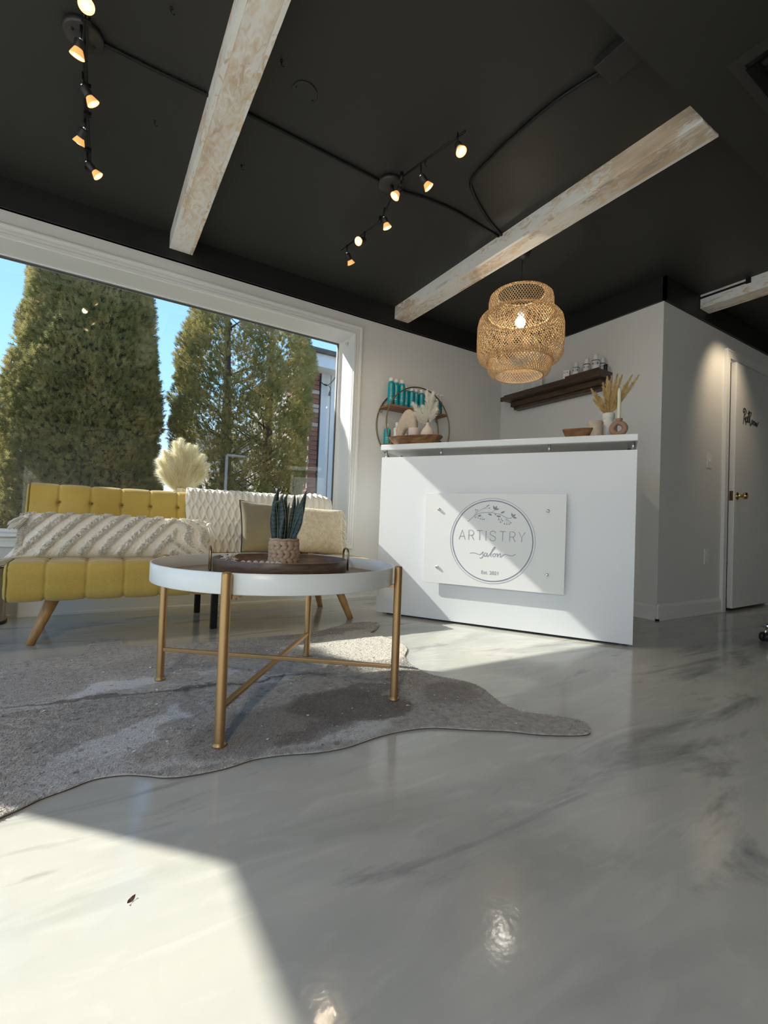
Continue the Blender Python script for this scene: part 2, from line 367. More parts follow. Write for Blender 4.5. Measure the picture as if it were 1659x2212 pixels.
M_bowlwood = wood('carved_wood_bowl', (0.12,0.055,0.022), (0.26,0.135,0.06), (0.8,3,3), 0.45, 9, 1.5)
M_rattan = leafy('bamboo_weave', (0.56,0.37,0.19), (0.76,0.54,0.30), 0.10, 9)
M_rattan_band = plain('bamboo_band', (0.66,0.44,0.22), 0.6)
M_pampas = leafy('cream_pampas', (0.90,0.84,0.62), (0.98,0.95,0.80), 0.5, 12)
M_pampas_white = leafy('white_pampas', (0.86,0.84,0.76), (0.94,0.92,0.86), 0.35, 12)
M_pampas_gold = leafy('golden_pampas', (0.62,0.45,0.19), (0.80,0.63,0.33), 0.3, 20)
M_foliage = leafy('arborvitae_green', (0.27,0.27,0.10), (0.52,0.43,0.18), 0.42, 5)
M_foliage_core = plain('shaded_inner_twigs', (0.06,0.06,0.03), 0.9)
M_bark = plain('brown_bark', (0.13,0.09,0.06), 0.9, bump=0.6, bscale=40)
M_cer_sand = plain('sand_ceramic', (0.50,0.42,0.33), 0.8, bump=0.2, bscale=300, var=0.1, vscale=60)
M_cer_white = plain('white_ceramic', (0.72,0.71,0.69), 0.6)
M_cer_pink = plain('blush_ceramic', (0.62,0.54,0.49), 0.7)
M_cer_brown = plain('clay_ceramic', (0.34,0.21,0.145), 0.75, bump=0.2, bscale=250)
M_candle = plain('ivory_wax', (0.74,0.73,0.56), 0.5, sss=0.3)
M_teal = plain('teal_can', (0.0,0.30,0.36), 0.32)
M_teal_dark = plain('teal_glass_bottle', (0.0,0.12,0.15), 0.15)
M_whiteplastic = plain('white_plastic', (0.78,0.78,0.77), 0.35)
M_clearcap = plain('frosted_cap', (0.70,0.70,0.68), 0.25)
M_red = plain('red_card', (0.50,0.03,0.03), 0.5)
M_orange = plain('orange_print', (0.75,0.18,0.05), 0.5)
M_ink = plain('grey_print', (0.27,0.29,0.34), 0.5)
M_ink_dark = plain('dark_print', (0.03,0.03,0.03), 0.5)
M_label_light = plain('pale_print', (0.55,0.72,0.72), 0.5)
M_copper_tint = plain('rose_print', (0.60,0.33,0.22), 0.35)
M_greypaint = plain('weathered_grey_pipe', (0.43,0.40,0.36), 0.7)
M_paper = plain('white_paper', (0.72,0.72,0.70), 0.7)
M_brick = plain('red_brown_brick', (0.30,0.125,0.085), 0.85, bump=0.5, bscale=60, var=0.35, vscale=9)
M_brick_pale = plain('pale_brick', (0.55,0.42,0.36), 0.85, bump=0.5, bscale=60, var=0.2, vscale=9)
M_mortar = plain('mortar', (0.42,0.40,0.37), 0.9)
M_siding = plain('blue_grey_siding', (0.74,0.73,0.72), 0.6)
M_eave = plain('pale_fascia', (0.80,0.81,0.83), 0.6)
M_gutter = plain('brown_gutter', (0.12,0.095,0.08), 0.6)
M_ground = plain('dry_grass_ground', (0.20,0.19,0.12), 0.95, var=0.3, vscale=3)
M_paving = plain('pale_bounce_paving', (0.66,0.62,0.56), 0.9, var=0.08, vscale=2)
M_housewall = plain('distant_pale_wall', (0.66,0.58,0.55), 0.8)
M_roof = plain('distant_roof', (0.16,0.14,0.14), 0.8)
M_bulb_warm = emis('warm_bulb_face', (1.0,0.66,0.30), 0.75)
M_bulb_core = emis('warm_bulb_core', (1.0,0.90,0.70), 4.0)
M_bulb_rim = emis('warm_bulb_rim', (1.0,0.50,0.16), 0.28)
M_bulb_white = emis('pendant_bulb', (1.0,0.93,0.80), 42.0)
M_bulb_glass = plain('clear_reflector', (0.75,0.72,0.70), 0.12, metal=0.9)
M_foil = plain('silver_foil_flecks', (0.88,0.86,0.82), 0.3, metal=0.25)
M_basket = wood('water_hyacinth', (0.38,0.25,0.16), (0.58,0.41,0.28), (1,1,1), 0.7, 30, 0.5)
M_soil = plain('dark_moss', (0.03,0.03,0.02), 0.9)

# ================================================================== STRUCTURE
WY = 3.337            # inner face of the window wall
WX = 3.392            # inner face of the shelf wall
HY = 1.783            # face of the restroom wall
OX0, OX1, OZ0, OZ1 = -1.30, 1.723, 0.463, 2.12   # window opening
fl = MB().box((-1.79,-4.1,-0.08), (8.1,3.337,0.0)); struct(fl.build('floor', M_floor))
w = MB()
w.box((-1.79,WY,-0.15), (OX0,3.62,2.6)); w.box((OX1,WY,-0.15), (3.60,3.62,2.6))
w.box((OX0,WY,-0.15), (OX1,3.62,OZ0)); w.box((OX0,WY,OZ1), (OX1,3.62,2.6))
struct(w.build('wall_back', M_wall))
w = MB().box((WX,HY,-0.08), (3.60,WY,2.6)); struct(w.build('wall_right', M_wall))
DX0, DX1, DZ = 4.40, 5.30, 2.075
w = MB().box((3.60,HY,-0.08), (DX0,HY+0.12,2.6)).box((DX1,HY,-0.08), (8.1,HY+0.12,2.6)).box((DX0,HY,DZ), (DX1,HY+0.12,2.6))
w.box((DX0-0.3,HY+1.2,-0.08), (DX1+0.3,HY+1.3,2.6)).box((DX0-0.3,HY+0.12,-0.08), (DX0-0.2,HY+1.2,2.6)).box((DX1+0.2,HY+0.12,-0.08), (DX1+0.3,HY+1.2,2.6)).box((DX0-0.3,HY+0.1,2.4), (DX1+0.3,HY+1.3,2.6)).box((DX0-0.3,HY+0.12,-0.08), (DX1+0.3,HY+1.2,-0.005))
struct(w.build('wall_hall', M_wall))
w = MB().box((-1.79,2.935,-0.08), (-1.64,WY,2.6)).box((-1.79,-3.6,2.12), (-1.64,2.935,2.6)).box((-1.79,-4.1,-0.08), (-1.64,-3.6,2.6))
struct(w.build('wall_left', M_wall))
w = MB().box((-1.79,-4.2,-0.08), (8.1,-4.1,2.6)); struct(w.build('wall_near', M_wall))
w = MB().box((8.0,-4.1,-0.08), (8.1,HY,2.6)); struct(w.build('wall_end', M_wall))
w = MB().box((-1.79,-4.1,2.442), (8.1,WY,2.60)).box((-1.64,-4.1,2.345), (8.0,0.955,2.442))
struct(w.build('ceiling', M_black))
# painted black band at the top of the walls
struct(MB().box((-1.64,WY-0.020,2.272), (WX,WY,2.442)).box((-1.64,WY-0.028,2.272), (WX,WY,2.284)).build('trim_1', M_band))
struct(MB().box((WX-0.020,HY-0.020,2.272), (WX,WY-0.02,2.442)).build('trim_2', M_band))
struct(MB().box((WX-0.020,HY-0.020,2.272), (8.0,HY,2.442)).build('trim_3', M_band))
# baseboards
def base(a, b, n):
    """baseboard from a to b on the floor, n points into the room"""
    m = MB(); a = Vector((*a,0)); b = Vector((*b,0)); d = (b-a).normalized(); N = Vector((*n,0))
    prof = [(0,0),(0.020,0),(0.020,0.012),(0.014,0.018),(0.014,0.088),(0.010,0.100),(0.006,0.108),(0,0.112)]
    vs = [a+N*p+Vector((0,0,z)) for p,z in prof]+[b+N*p+Vector((0,0,z)) for p,z in prof]; k = len(prof)
    m.add(vs, [(i,(i+1) % k,(i+1) % k+k,i+k) for i in range(k)]+[tuple(range(k)), tuple(range(k,2*k))[::-1]])
    return m
struct(base((-1.64,WY),(WX,WY),(0,-1)).build('baseboard_back', M_trim))
struct(base((WX,WY),(WX,HY-0.02),(-1,0)).build('baseboard_right', M_trim))
struct(base((WX-0.02,HY),(DX0-0.075,HY),(0,-1)).build('baseboard_hall', M_trim))

# window casing: nested profiled frame round the opening
def frame_ring(m, x0, x1, z0, z1, w, ya, yb):
    """rectangular ring in the XZ plane between inner opening and outer edge, from y=ya (wall) to y=yb"""
    for (a, b) in (((x0-w, z1), (x1+w, z1+w)), ((x0-w, z0-w), (x1+w, z0)), ((x0-w, z0), (x0, z1)), ((x1, z0), (x1+w, z1))):
        m.box((a[0], yb, a[1]), (b[0], ya, b[1]))
cas = MB()
def ring_at(off0, off1, t):
    frame_ring(cas, OX0-off0, OX1+off0, OZ0-off0, OZ1+off0, off1-off0, WY, WY-t)
ring_at(0.0, 0.012, 0.020); ring_at(0.012, 0.018, 0.013); ring_at(0.018, 0.034, 0.017); ring_at(0.034, 0.040, 0.011); ring_at(0.040, 0.060, 0.014); ring_at(0.060, 0.068, 0.020)
struct(cas.build('trim_4', M_trim))
# reveal boards lining the opening
rv = MB()
rv.box((OX1-0.004,WY-0.002,OZ0), (OX1+0.001,3.56,OZ1)).box((OX0,WY-0.002,OZ1-0.004), (OX1-0.004,3.56,OZ1+0.001)).box((OX0-0.001,WY-0.002,OZ0), (OX0+0.004,3.56,OZ1-0.004))
struct(rv.build('trim_5', M_trim))
sill = MB().box((OX0-0.03,WY-0.045,OZ0-0.012), (OX1+0.0,3.56,OZ0+0.008), bev=0.004)
struct(sill.build('window_sill', M_trim))
win = thing('window_1', ((OX0+OX1)/2, 3.56, 1.29), None, None); win['kind'] = 'structure'
m = MB(); frame_ring(m, OX0+0.022, OX1-0.026, OZ0+0.028, OZ1-0.016, 0.0, 0, 0)
m = MB()
for a, b in (((OX1-0.026,3.548,OZ0+0.008),(OX1-0.004,3.60,OZ1-0.004)), ((OX0+0.004,3.548,OZ0+0.008),(OX0+0.026,3.60,OZ1-0.004)), ((OX0+0.026,3.548,OZ1-0.012),(OX1-0.026,3.60,OZ1-0.004)), ((OX0+0.026,3.548,OZ0+0.008),(OX1-0.026,3.60,OZ0+0.026))):
    m.box(a, b)
m.build('window_frame', M_trim, win, world=True)
m = MB()
for a, b in (((OX1-0.031,3.556,OZ0+0.026),(OX1-0.0262,3.575,OZ1-0.0122)), ((OX0+0.026,3.556,OZ1-0.020),(OX1-0.031,3.575,OZ1-0.0122)), ((OX0+0.026,3.556,OZ0+0.026),(OX1-0.031,3.575,OZ0+0.030))):
    m.box(a, b)
m.build('glazing_gasket', plain('grey_gasket', (0.10,0.10,0.10), 0.6), win, world=True)
MB().box((OX0+0.026,3.560,OZ0+0.026), (OX1-0.028,3.566,OZ1-0.012)).build('window_pane', M_glass, win, world=True)
win2 = thing('window_2', (-1.715,-0.33,1.0), None, None); win2['kind'] = 'structure'
m = MB().box((-1.79,-3.6,0.0), (-1.70,-3.55,2.115)).box((-1.79,2.925,0.0), (-1.70,2.935,2.12)).box((-1.79,-3.6,0.0), (-1.70,2.925,0.05))
m.build('window_frame', M_trim, win2, world=True)
MB().box((-1.748,-3.55,0.05), (-1.742,2.925,2.12)).build('window_pane', M_glass_clear, win2, world=True)
# little round sensor on the reveal of the window
t = thing('door_sensor', (1.7125,3.44,2.075), 'small round white plastic disc in the top right corner of the window recess', 'sensor')
mr = Matrix.Rotation(-PI/2, 4, 'Y')
MB().lathe([(0.0175,0),(0.0175,0.004),(0.014,0.006)], n=20, M=mr).build('disc', M_paper, t)
MB().ell((-0.007,0,0.0), 0.002,0.006,0.008).build('latch', M_cer_sand, t)

# restroom door, slightly ajar
drs = MB()
for a, b in (((DX0-0.07,HY-0.018,0.0),(DX0-0.005,HY,DZ+0.065)), ((DX0-0.005,HY-0.018,DZ),(DX1+0.01,HY,DZ+0.065)), ((DX1+0.01,HY-0.018,0.0),(DX1+0.075,HY,DZ+0.065))):
    drs.box(a, b)
drs.box((DX0-0.074,HY-0.024,0.0), (DX0-0.058,HY,DZ+0.069)).box((DX0-0.058,HY-0.024,DZ+0.055), (DX1+0.075,HY,DZ+0.069))
drs.box((DX0-0.001,HY,0.0), (DX0+0.018,HY+0.12,DZ)).box((DX1-0.018,HY,0.0), (DX1+0.001,HY+0.12,DZ)).box((DX0,HY,DZ-0.018), (DX1,HY+0.12,DZ+0.001))
struct(drs.build('trim_6', M_trim))
ang = math.radians(-177.6)
door = thing('door_1', (5.275,1.778,0.0), None, None, rz=ang); door['kind'] = 'structure'
m = MB().box((0.0,-0.040,0.022), (0.822,0.0,2.052), bev=0.002)
m.build('door_leaf', M_trim, door)
k = MB(); Mk = Matrix.Rotation(-PI/2, 4, 'X')
k.lathe([(0.032,0),(0.032,0.006),(0.014,0.012),(0.011,0.030),(0.014,0.038),(0.026,0.048),(0.029,0.058),(0.024,0.070),(0.010,0.075)], c=(0.765,0,0.945), n=24, M=Mk)
hk = k.build('door_handle', plain('polished_brass', (0.60,0.42,0.18), 0.15, metal=1.0), door); hk['label'] = 'shiny brass and glass round door knob'
MB().box((0.8222,-0.034,0.905), (0.8235,-0.008,0.985)).build('latch_plate', M_brass, door)
MB().box((0.003,0.0002,0.24), (0.030,0.003,0.33)).tube([(0.0,0.006,0.235),(0.0,0.006,0.335)], 0.006).build('hinge', M_brass, door)
MB().box((0.003,0.0002,1.72), (0.030,0.003,1.81)).tube([(0.0,0.006,1.715),(0.0,0.006,1.815)], 0.006).build('hinge', M_brass, door)

def catmull(pts, n=6):
    P = [Vector(p) for p in pts]; out = []
    for i in range(len(P)-1):
        p0 = P[max(i-1,0)]; p1 = P[i]; p2 = P[i+1]; p3 = P[min(i+2,len(P)-1)]
        for k in range(n):
            t = k/n
            out.append(0.5*((2*p1)+(p2-p0)*t+(2*p0-5*p1+4*p2-p3)*t*t+(3*p1-p0-3*p2+p3)*t*t*t))
    out.append(P[-1]); return out
RST = [[(4.6029,1.5569),(4.6169,1.6184),(4.6312,1.6753),(4.6096,1.657),(4.5979,1.67),(4.6136,1.6924),(4.6475,1.6879),(4.6597,1.665),(4.6329,1.6358),(4.6167,1.6234),(4.652,1.584),(4.6588,1.5575)],
 [(4.6514,1.5988),(4.6675,1.6162),(4.6613,1.6303),(4.6474,1.6132),(4.6573,1.5922),(4.6779,1.5878),(4.6917,1.635),(4.6996,1.6111),(4.686,1.584),(4.6777,1.5903)],
 [(4.7213,1.6899),(4.7119,1.6431),(4.7046,1.6018),(4.7167,1.586)], [(4.6938,1.6644),(4.7449,1.6775)],
 [(4.7352,1.6871),(4.7299,1.6257),(4.7259,1.5849)], [(4.7281,1.6658),(4.7702,1.6825),(4.7632,1.6561),(4.7413,1.6275),(4.7591,1.5645),(4.7829,1.6034)],
 [(4.7962,1.6206),(4.7829,1.6034),(4.7896,1.5841),(4.8069,1.5917),(4.8082,1.6148),(4.7962,1.6206),(4.8202,1.6089)],
 [(4.8351,1.6188),(4.8205,1.6013),(4.8307,1.585),(4.8481,1.5926),(4.8496,1.6133),(4.8351,1.6188),(4.8557,1.6091)],
 [(4.859,1.6147),(4.8568,1.5836),(4.8711,1.6113),(4.8798,1.6024),(4.876,1.5813),(4.8951,1.6098),(4.9015,1.6004),(4.8965,1.5765),(4.9139,1.5919),(4.9391,1.624)]]
ca, sa = math.cos(ang), math.sin(ang)
m = MB()
for st in RST:
    pts = []
    for x, z in st:
        dx = x-5.275; dy = 1.742-1.778
        pts.append((dx*ca+dy*sa, 0.0016, z))
    m.strip(catmull(pts, 5), 0.0062, (0,1,0), 0.003)
rs = m.build('restroom_sign', M_ink_dark, None); rs.parent = None
rs.location = door.location; rs.rotation_euler = door.rotation_euler
tag(rs, 'thin black script lettering reading Restroom fixed on the white door', 'sign')

def plate(name, x, z, label):
    t = thing(name, (x,HY,z), label, 'wall plate')
    MB().box((-0.036,-0.006,-0.058), (0.036,-0.0002,0.058), bev=0.002).build('cover_plate', M_trim, t)
    return t
t = plate('light_switch', 4.105, 1.20, 'white light switch on the hallway wall left of the restroom door')
MB().box((-0.005,-0.014,-0.012), (0.005,-0.006,0.012)).build('toggle', M_trim, t)
t = plate('wall_outlet', 4.09, 0.445, 'white wall outlet low on the hallway wall near the baseboard')
for s in (-1, 1): MB().box((-0.016,-0.008,s*0.020-0.013), (0.016,-0.006,s*0.020+0.013), bev=0.001).build('socket', M_trim, t)

# ================================================================== CEILING THINGS
def beam(name, x0, x1, y0, y1, label, seed, notch=None):
    t = thing(name, ((x0+x1)/2, (y0+y1)/2, 2.337), label, 'beam', 'whitewashed ceiling beams')
    cx, cy = (x0+x1)/2, (y0+y1)/2
    wb = whitewash('whitewash_bottom_%d' % seed, brown=(0.9 if seed == 1 else 0.75), seed=seed*3.7)
    ws = whitewash('whitewash_side_%d' % seed, brown=0.0, seed=seed*5.1+2)
    n = 60
    def board(xa, xb, za, zb, wav, mat, nm):
        m = MB(); rnd = random.Random(seed*10+int(xa*100))
        vs = []; 
        for i in range(n+1):
            y = y0+(y1-y0)*i/n-cy; j = wav*(rnd.random()-0.5)
            jt = 0.004*mnoise.noise(Vector((y*6,seed,xa)))
            vs += [(xa-cx+(j if nm != 'side_board' else 0),y,za-2.337), (xb-cx+(wav*(rnd.random()-0.5)),y,za-2.337), (xb-cx,y,zb-2.337), (xa-cx,y,zb-2.337+jt*0)]
        fs = []
        for i in range(n):
            for k in range(4):
                l = (k+1) % 4; fs.append((i*4+k, i*4+l, i*4+4+l, i*4+4+k))
        fs += [(3,2,1,0), (n*4,n*4+1,n*4+2,n*4+3)]
        m.add(vs, fs); return m.build(nm, mat, t)
    board(x0+0.0195, x1-0.0195, 2.3365, 2.355, 0.0, wb, 'bottom_board')
    board(x0, x0+0.019, 2.337, 2.4415, 0.0012, ws, 'side_board')
    board(x1-0.019, x1, 2.337, 2.4415, 0.0012, ws, 'side_board')
    MB().box((x0+0.02-cx,y0+0.001-cy,0.019), (x1-0.02-cx,y0+0.015-cy,0.103)).box((x0+0.02-cx,y1-0.015-cy,0.019), (x1-0.02-cx,y1-0.001-cy,0.103)).build('end_cap', ws, t)
    if notch: 
        MB().box((x0-cx-0.006,y1-cy-0.30,0.072), (x0-cx-0.0005,y1-cy-0.0,0.086)).build('cable_slot', M_blackmetal, t)
        MB().box((x0-cx-0.010,y1-cy-0.325,0.066), (x0-cx-0.0005,y1-cy-0.295,0.1045)).build('slot_bracket', M_blackmetal, t)
    return t
beam('ceiling_beam', 0.341, 0.482, 0.957, 3.312, 'whitewashed brown wood ceiling beam above the sofa, left of the other two', 1)
beam('ceiling_beam', 2.087, 2.227, 0.957, 3.312, 'long whitewashed wood ceiling beam beside the woven pendant lamp', 2)
beam('ceiling_beam', 3.862, 4.002, -0.0+0.957, 1.760, 'short whitewashed beam end at the right edge above the hallway wall, with black slot', 3, True)

# flexible conduits and junction box
def conduit(pts, label, r=0.0075):
    P = catmull([(x,y,2.4415-r*1.15) for x,y in pts], 14); L = 0; Q = []; R = []
    for i in range(len(P)-1):
        d = (P[i+1]-P[i]).length; k = max(2, int(d/0.0035))
        for j in range(k):
            Q.append(P[i].lerp(P[i+1], j/k)); R.append(r*(1.0+(0.13 if len(Q) % 2 else -0.13)))
    m = MB().tube(Q, R, n=7)
    o = m.build('flexible_conduit', M_blackmetal); return tag(o, label, 'conduit', 'black conduits on the ceiling')
conduit([(-0.06,2.128),(0.12,2.131),(0.34,2.127),(0.51,2.122),(0.74,2.125),(0.89,2.127),(1.05,2.130),(1.215,2.134)], 'black flexible conduit across the ceiling joining the two track lights')
conduit([(1.342,2.137),(1.50,2.101),(1.69,2.087),(1.92,2.103),(2.083,2.113)], 'black flexible conduit from the central track light to the middle beam')
conduit([(2.083,2.093),(1.911,2.032),(1.728,1.942),(1.628,1.874),(1.60,1.80),(1.592,1.693),(1.585,1.562),(1.593,1.308),(1.632,1.122)], 'black conduit bending from the middle beam to the ceiling junction box')
t = thing('junction_box', (1.635,1.042,2.4415), 'flat black junction box painted into the ceiling by the soffit', 'junction box')
MB().box((-0.06,-0.075,-0.035), (0.06,0.075,0.0), bev=0.003).build('box_body', M_black, t)
MB().tube([(0,0.072,-0.012),(0,0.095,-0.010)], 0.010).build('connector', M_blackmetal, t)
t = thing('blank_plate', (0.688,1.886,2.4415), 'round black painted blank cover plate on the ceiling', 'cover plate')
MB().lathe([(0.052,-0.0055),(0.055,-0.004),(0.055,0.0)], n=40).build('cover', M_black, t)
for s in (-1, 1): MB().lathe([(0.004,-0.008),(0.004,-0.005)], c=(s*0.042,0.01*s,0), n=8).build('screw', M_blackmetal, t)

for i, (x, y, lab) in enumerate([(0.156,1.846,'tiny black hook on the ceiling just left of the left beam, near the top'), (0.557,1.808,'tiny black hook on the ceiling between the left beam and the round cover plate'), (0.16,2.42,'tiny black hook on the ceiling left of the left beam, nearer the window'), (0.574,2.463,'tiny black hook on the ceiling right of the left beam, nearer the window'), (1.344,1.90,'tiny black hook on the ceiling beside the right half of the central track light')]):
    t = thing('ceiling_hook', (x,y,2.4415), lab, 'hook', 'hooks in the ceiling')
    MB().lathe([(0.006,-0.004),(0.006,0.0)], n=12).build('base_disc', M_blackmetal, t)
    MB().tube([(0,0,-0.003),(0,0,-0.014),(0.007,0.002,-0.021),(0.013,0,-0.015)], 0.0022, n=6).build('hook_wire', M_blackmetal, t)
# air vent in the soffit: nested sloping louvre rings
t = thing('air_vent', (2.185,0.525,2.345), 'square black louvred ceiling air vent at the top right', 'air vent')
m = MB()
def sq_ring(m, r0, z0, r1, z1):
    vs = [(-r0,-r0,z0),(r0,-r0,z0),(r0,r0,z0),(-r0,r0,z0),(-r1,-r1,z1),(r1,-r1,z1),(r1,r1,z1),(-r1,r1,z1)]
    vs += [(x*0.995,y*0.995,z-0.002) for x,y,z in vs]
    fs = []
    for k in range(4):
        l = (k+1) % 4; fs += [(k,l,4+l,4+k), (8+k,12+k,12+l,8+l)]
    return m.add(vs, fs)
sq_ring(m, 0.275,-0.003, 0.235,-0.010); m.box((-0.275,-0.275,-0.003), (0.275,0.275,-0.0005)); m.build('outer_flange', M_black, t)
for i in range(5):
    r = 0.232-i*0.044
    mm = MB(); sq_ring(mm, r,-0.028, r-0.034,-0.006); mm.build('louvre', M_blackmetal, t)
t = thing('stray_wire', (5.9,1.2,2.441), None, None); bpy.data.objects.remove(t)

# track lights ------------------------------------------------------
SPOT_W = 5.0
def track_head(parent, joint, face):
    """joint: where the head hangs from the rail; face: centre of the bulb face; all in world metres"""
    J = Vector(joint); F = Vector(face); d = (F-J).normalized()
    h = bpy.data.objects.new('lamp_head', None); COL.objects.link(h); h.parent = parent; h.location = J-parent.location; h.empty_display_size = 0.05
    q = d.to_track_quat('Z', 'Y').to_matrix().to_4x4()
    L = (F-J).length
    MB().tube([(0,0,0.052),(0,0,0.004)], 0.0045, n=8).build('stem', M_blackmetal, h)
    MB().ell((0,0,0), 0.0085,0.0085,0.0085).build('swivel_ball', M_chrome, h)
    MB().lathe([(0.006,0.002),(0.0165,0.006),(0.0175,0.010),(0.0175,L-0.030),(0.0155,L-0.026)], n=20, M=q).build('lamp_socket', M_darkplastic, h)
    MB().lathe([(0.013,L-0.028),(0.017,L-0.020),(0.024,L-0.004),(0.0248,L)], n=24, M=q, cap1=False).build('reflector', M_bulb_rim, h)
    MB().lathe([(0.0242,L-0.0012),(0.019,L+0.0006),(0.0125,L+0.0014)], n=24, M=q, cap0=False, cap1=False).build('bulb_face', M_bulb_warm, h)
    MB().lathe([(0.0125,L+0.0014),(0.006,L+0.0024)], n=20, M=q, cap0=False, cap1=True).build('bulb_core', M_bulb_core, h)
    sl = bpy.data.lights.new('bulb_light', 'SPOT'); sl.energy = SPOT_W; sl.color = (1.0,0.80,0.55); sl.spot_size = math.radians(80); sl.spot_blend = 1.0; sl.shadow_soft_size = 0.02
    so = bpy.data.objects.new('bulb_light', sl); COL.objects.link(so); so.parent = h; so.location = d*(L+0.008); so.rotation_euler = d.to_track_quat('-Z','Y').to_euler()
    return h
# left fixture: straight rail parallel to the beams
F1 = thing('track_light', (-0.115,2.128,2.4415), 'black track light with round canopy over the left of the window', 'track light', 'ceiling track lights')
c = MB().lathe([(0.068,0),(0.068,-0.020),(0.062,-0.024)][::-1], n=36); c.build('canopy', plain('dark_bronze_canopy', (0.05,0.045,0.04), 0.4, metal=0.4), F1)
for s in (-1, 1): MB().lathe([(0.006,-0.027),(0.006,-0.023)], c=(0.035*s,0.02*s,0), n=10).build('screw', M_blackmetal, F1)
MB().tube([(-0.115,2.128,2.42),(-0.113,2.128,2.372)], 0.009).build('stem', M_blackmetal, F1, world=True)
MB().tube([(-0.100,1.74,2.372),(-0.113,2.128,2.372),(-0.112,2.45,2.372)], 0.0042).tube([(-0.090,1.74,2.372),(-0.103,2.128,2.372),(-0.102,2.45,2.372)], 0.0042).build('rail', M_blackmetal, F1, world=True)
MB().tube([(-0.112,2.45,2.372),(-0.100,2.86,2.372)], 0.0042).tube([(-0.102,2.45,2.372),(-0.090,2.86,2.372)], 0.0042).build('rail', M_blackmetal, F1, world=True)
for y in (1.745, 1.99, 2.30, 2.46, 2.70, 2.855):
    MB().box((-0.117,y-0.008,2.364), (-0.088,y+0.008,2.380)).build('rail_clip', M_blackmetal, F1, world=True)
for J, F in [((-0.100,1.850,2.325),(-0.0955,1.826,2.272)), ((-0.118,2.030,2.325),(-0.127,2.050,2.272)), ((-0.116,2.243,2.325),(-0.075,2.252,2.272)), ((-0.113,2.490,2.325),(-0.133,2.530,2.272)), ((-0.106,2.722,2.325),(-0.054,2.722,2.272))]:
    track_head(F1, J, F)
# central fixture: two hinged rails
F2 = thing('track_light', (1.278,2.120,2.4415), 'black zigzag track light in the centre of the ceiling with round canopy', 'track light', 'ceiling track lights')
MB().lathe([(0.062,-0.024),(0.068,-0.020),(0.068,0)], n=36).build('canopy', bpy.data.materials['dark_bronze_canopy'], F2)
MB().tube([(1.280,2.110,2.42),(1.282,2.105,2.382)], 0.009).build('stem', M_blackmetal, F2, world=True)
rr = [[(1.340,1.590,2.38),(1.262,1.985,2.38)], [(1.262,1.985,2.38),(1.352,2.345,2.38)], [(1.352,2.345,2.38),(1.300,2.745,2.38)]]
for a in rr: MB().tube(a, 0.0048).build('rail', M_blackmetal, F2, world=True)
for p in ((1.262,1.985), (1.352,2.345)): MB().tube([(p[0],p[1],2.405),(p[0],p[1],2.362)], 0.0095, n=12).build('rail_hinge', M_blackmetal, F2, world=True)
for J, F in [((1.316,1.615,2.325),(1.320,1.590,2.275)), ((1.262,1.990,2.325),(1.232,2.000,2.275)), ((1.293,1.862,2.325),(1.336,1.846,2.272)), ((1.310,2.232,2.325),(1.334,2.230,2.270)), ((1.324,2.480,2.325),(1.268,2.452,2.282)), ((1.300,2.665,2.325),(1.345,2.685,2.275))]:
    track_head(F2, J, F)

# one more head of the same kind, further right over the hallway, washing the wall beside the door
F3 = thing('track_light', (4.16,1.30,2.4415), 'black ceiling spot over the hallway beside the restroom door', 'track light')
MB().lathe([(0.05,-0.022),(0.05,0)], n=30).build('canopy', bpy.data.materials['dark_bronze_canopy'], F3)
SPOT_W = 8.0
track_head(F3, (4.16,1.30,2.345), (4.17,1.335,2.300))
# pendant -----------------------------------------------------------
PX, PY = 2.297, 2.113
pend = thing('pendant_lamp', (PX,PY,2.4415), 'tiered woven bamboo pendant lamp hanging over the reception desk', 'pendant lamp')
MB().lathe([(0.012,-0.085),(0.040,-0.070),(0.056,-0.035),(0.058,0.0)], n=32).build('canopy', M_darkplastic, pend)
MB().tube([(0,0,-0.08),(0,0,-0.42)], 0.003, n=6).build('cord', M_darkplastic, pend)
MB().lathe([(0.0,-0.47),(0.020,-0.465),(0.020,-0.42),(0.008,-0.405)], n=16).build('lamp_socket', M_whiteplastic, pend)
MB().ell((0,0,-0.498), 0.033,0.033,0.033, 24, 14).build('bulb', M_bulb_white, pend)
ZC = 2.4415
def weave(prof, nst, twist, wd, nseg=26, off=0.0):
    """helical strips in both directions over a surface of revolution given by (r, z) points"""
    P = np.array(prof); d = np.r_[0, np.cumsum(np.hypot(*np.diff(P, axis=0).T))]; d /= d[-1]
    V = []; F = []; 
    for sgn in (-1, 1):
        for k in range(nst):
            a0 = 2*PI*k/nst
            base = len(V)
            for i in range(nseg+1):
                s = i/nseg; r = np.interp(s, d, P[:,0])+off+sgn*0.0007; z = np.interp(s, d, P[:,1])-ZC
                for e in (-1, 1):
                    a = a0+sgn*twist*s+e*wd/2/max(r, .05)
                    for tt in (0, 0.0010):
                        V.append(((r+tt)*math.cos(a), (r+tt)*math.sin(a), z))
            for i in range(nseg):
                b = base+i*4; c2 = b+4
                F += [(b,b+2,c2+2,c2), (b+1,c2+1,c2+3,b+3), (b,c2,c2+1,b+1), (b+2,b+3,c2+3,c2+2)]
    return np.array(V), np.array(F)
T1 = [(0.150,2.128),(0.180,2.125),(0.197,2.108),(0.203,2.08),(0.203,2.03),(0.200,1.985)]
T2 = [(0.206,1.995),(0.240,1.985),(0.262,1.955),(0.271,1.91),(0.272,1.83),(0.271,1.76),(0.264,1.715),(0.245,1.690),(0.208,1.681)]
T3 = [(0.200,1.73),(0.203,1.68),(0.200,1.645),(0.190,1.615),(0.170,1.597),(0.150,1.592)]
TI = [(0.195,2.00),(0.196,1.85),(0.195,1.72)]
TT = [(0.030,2.126),(0.150,2.128)]
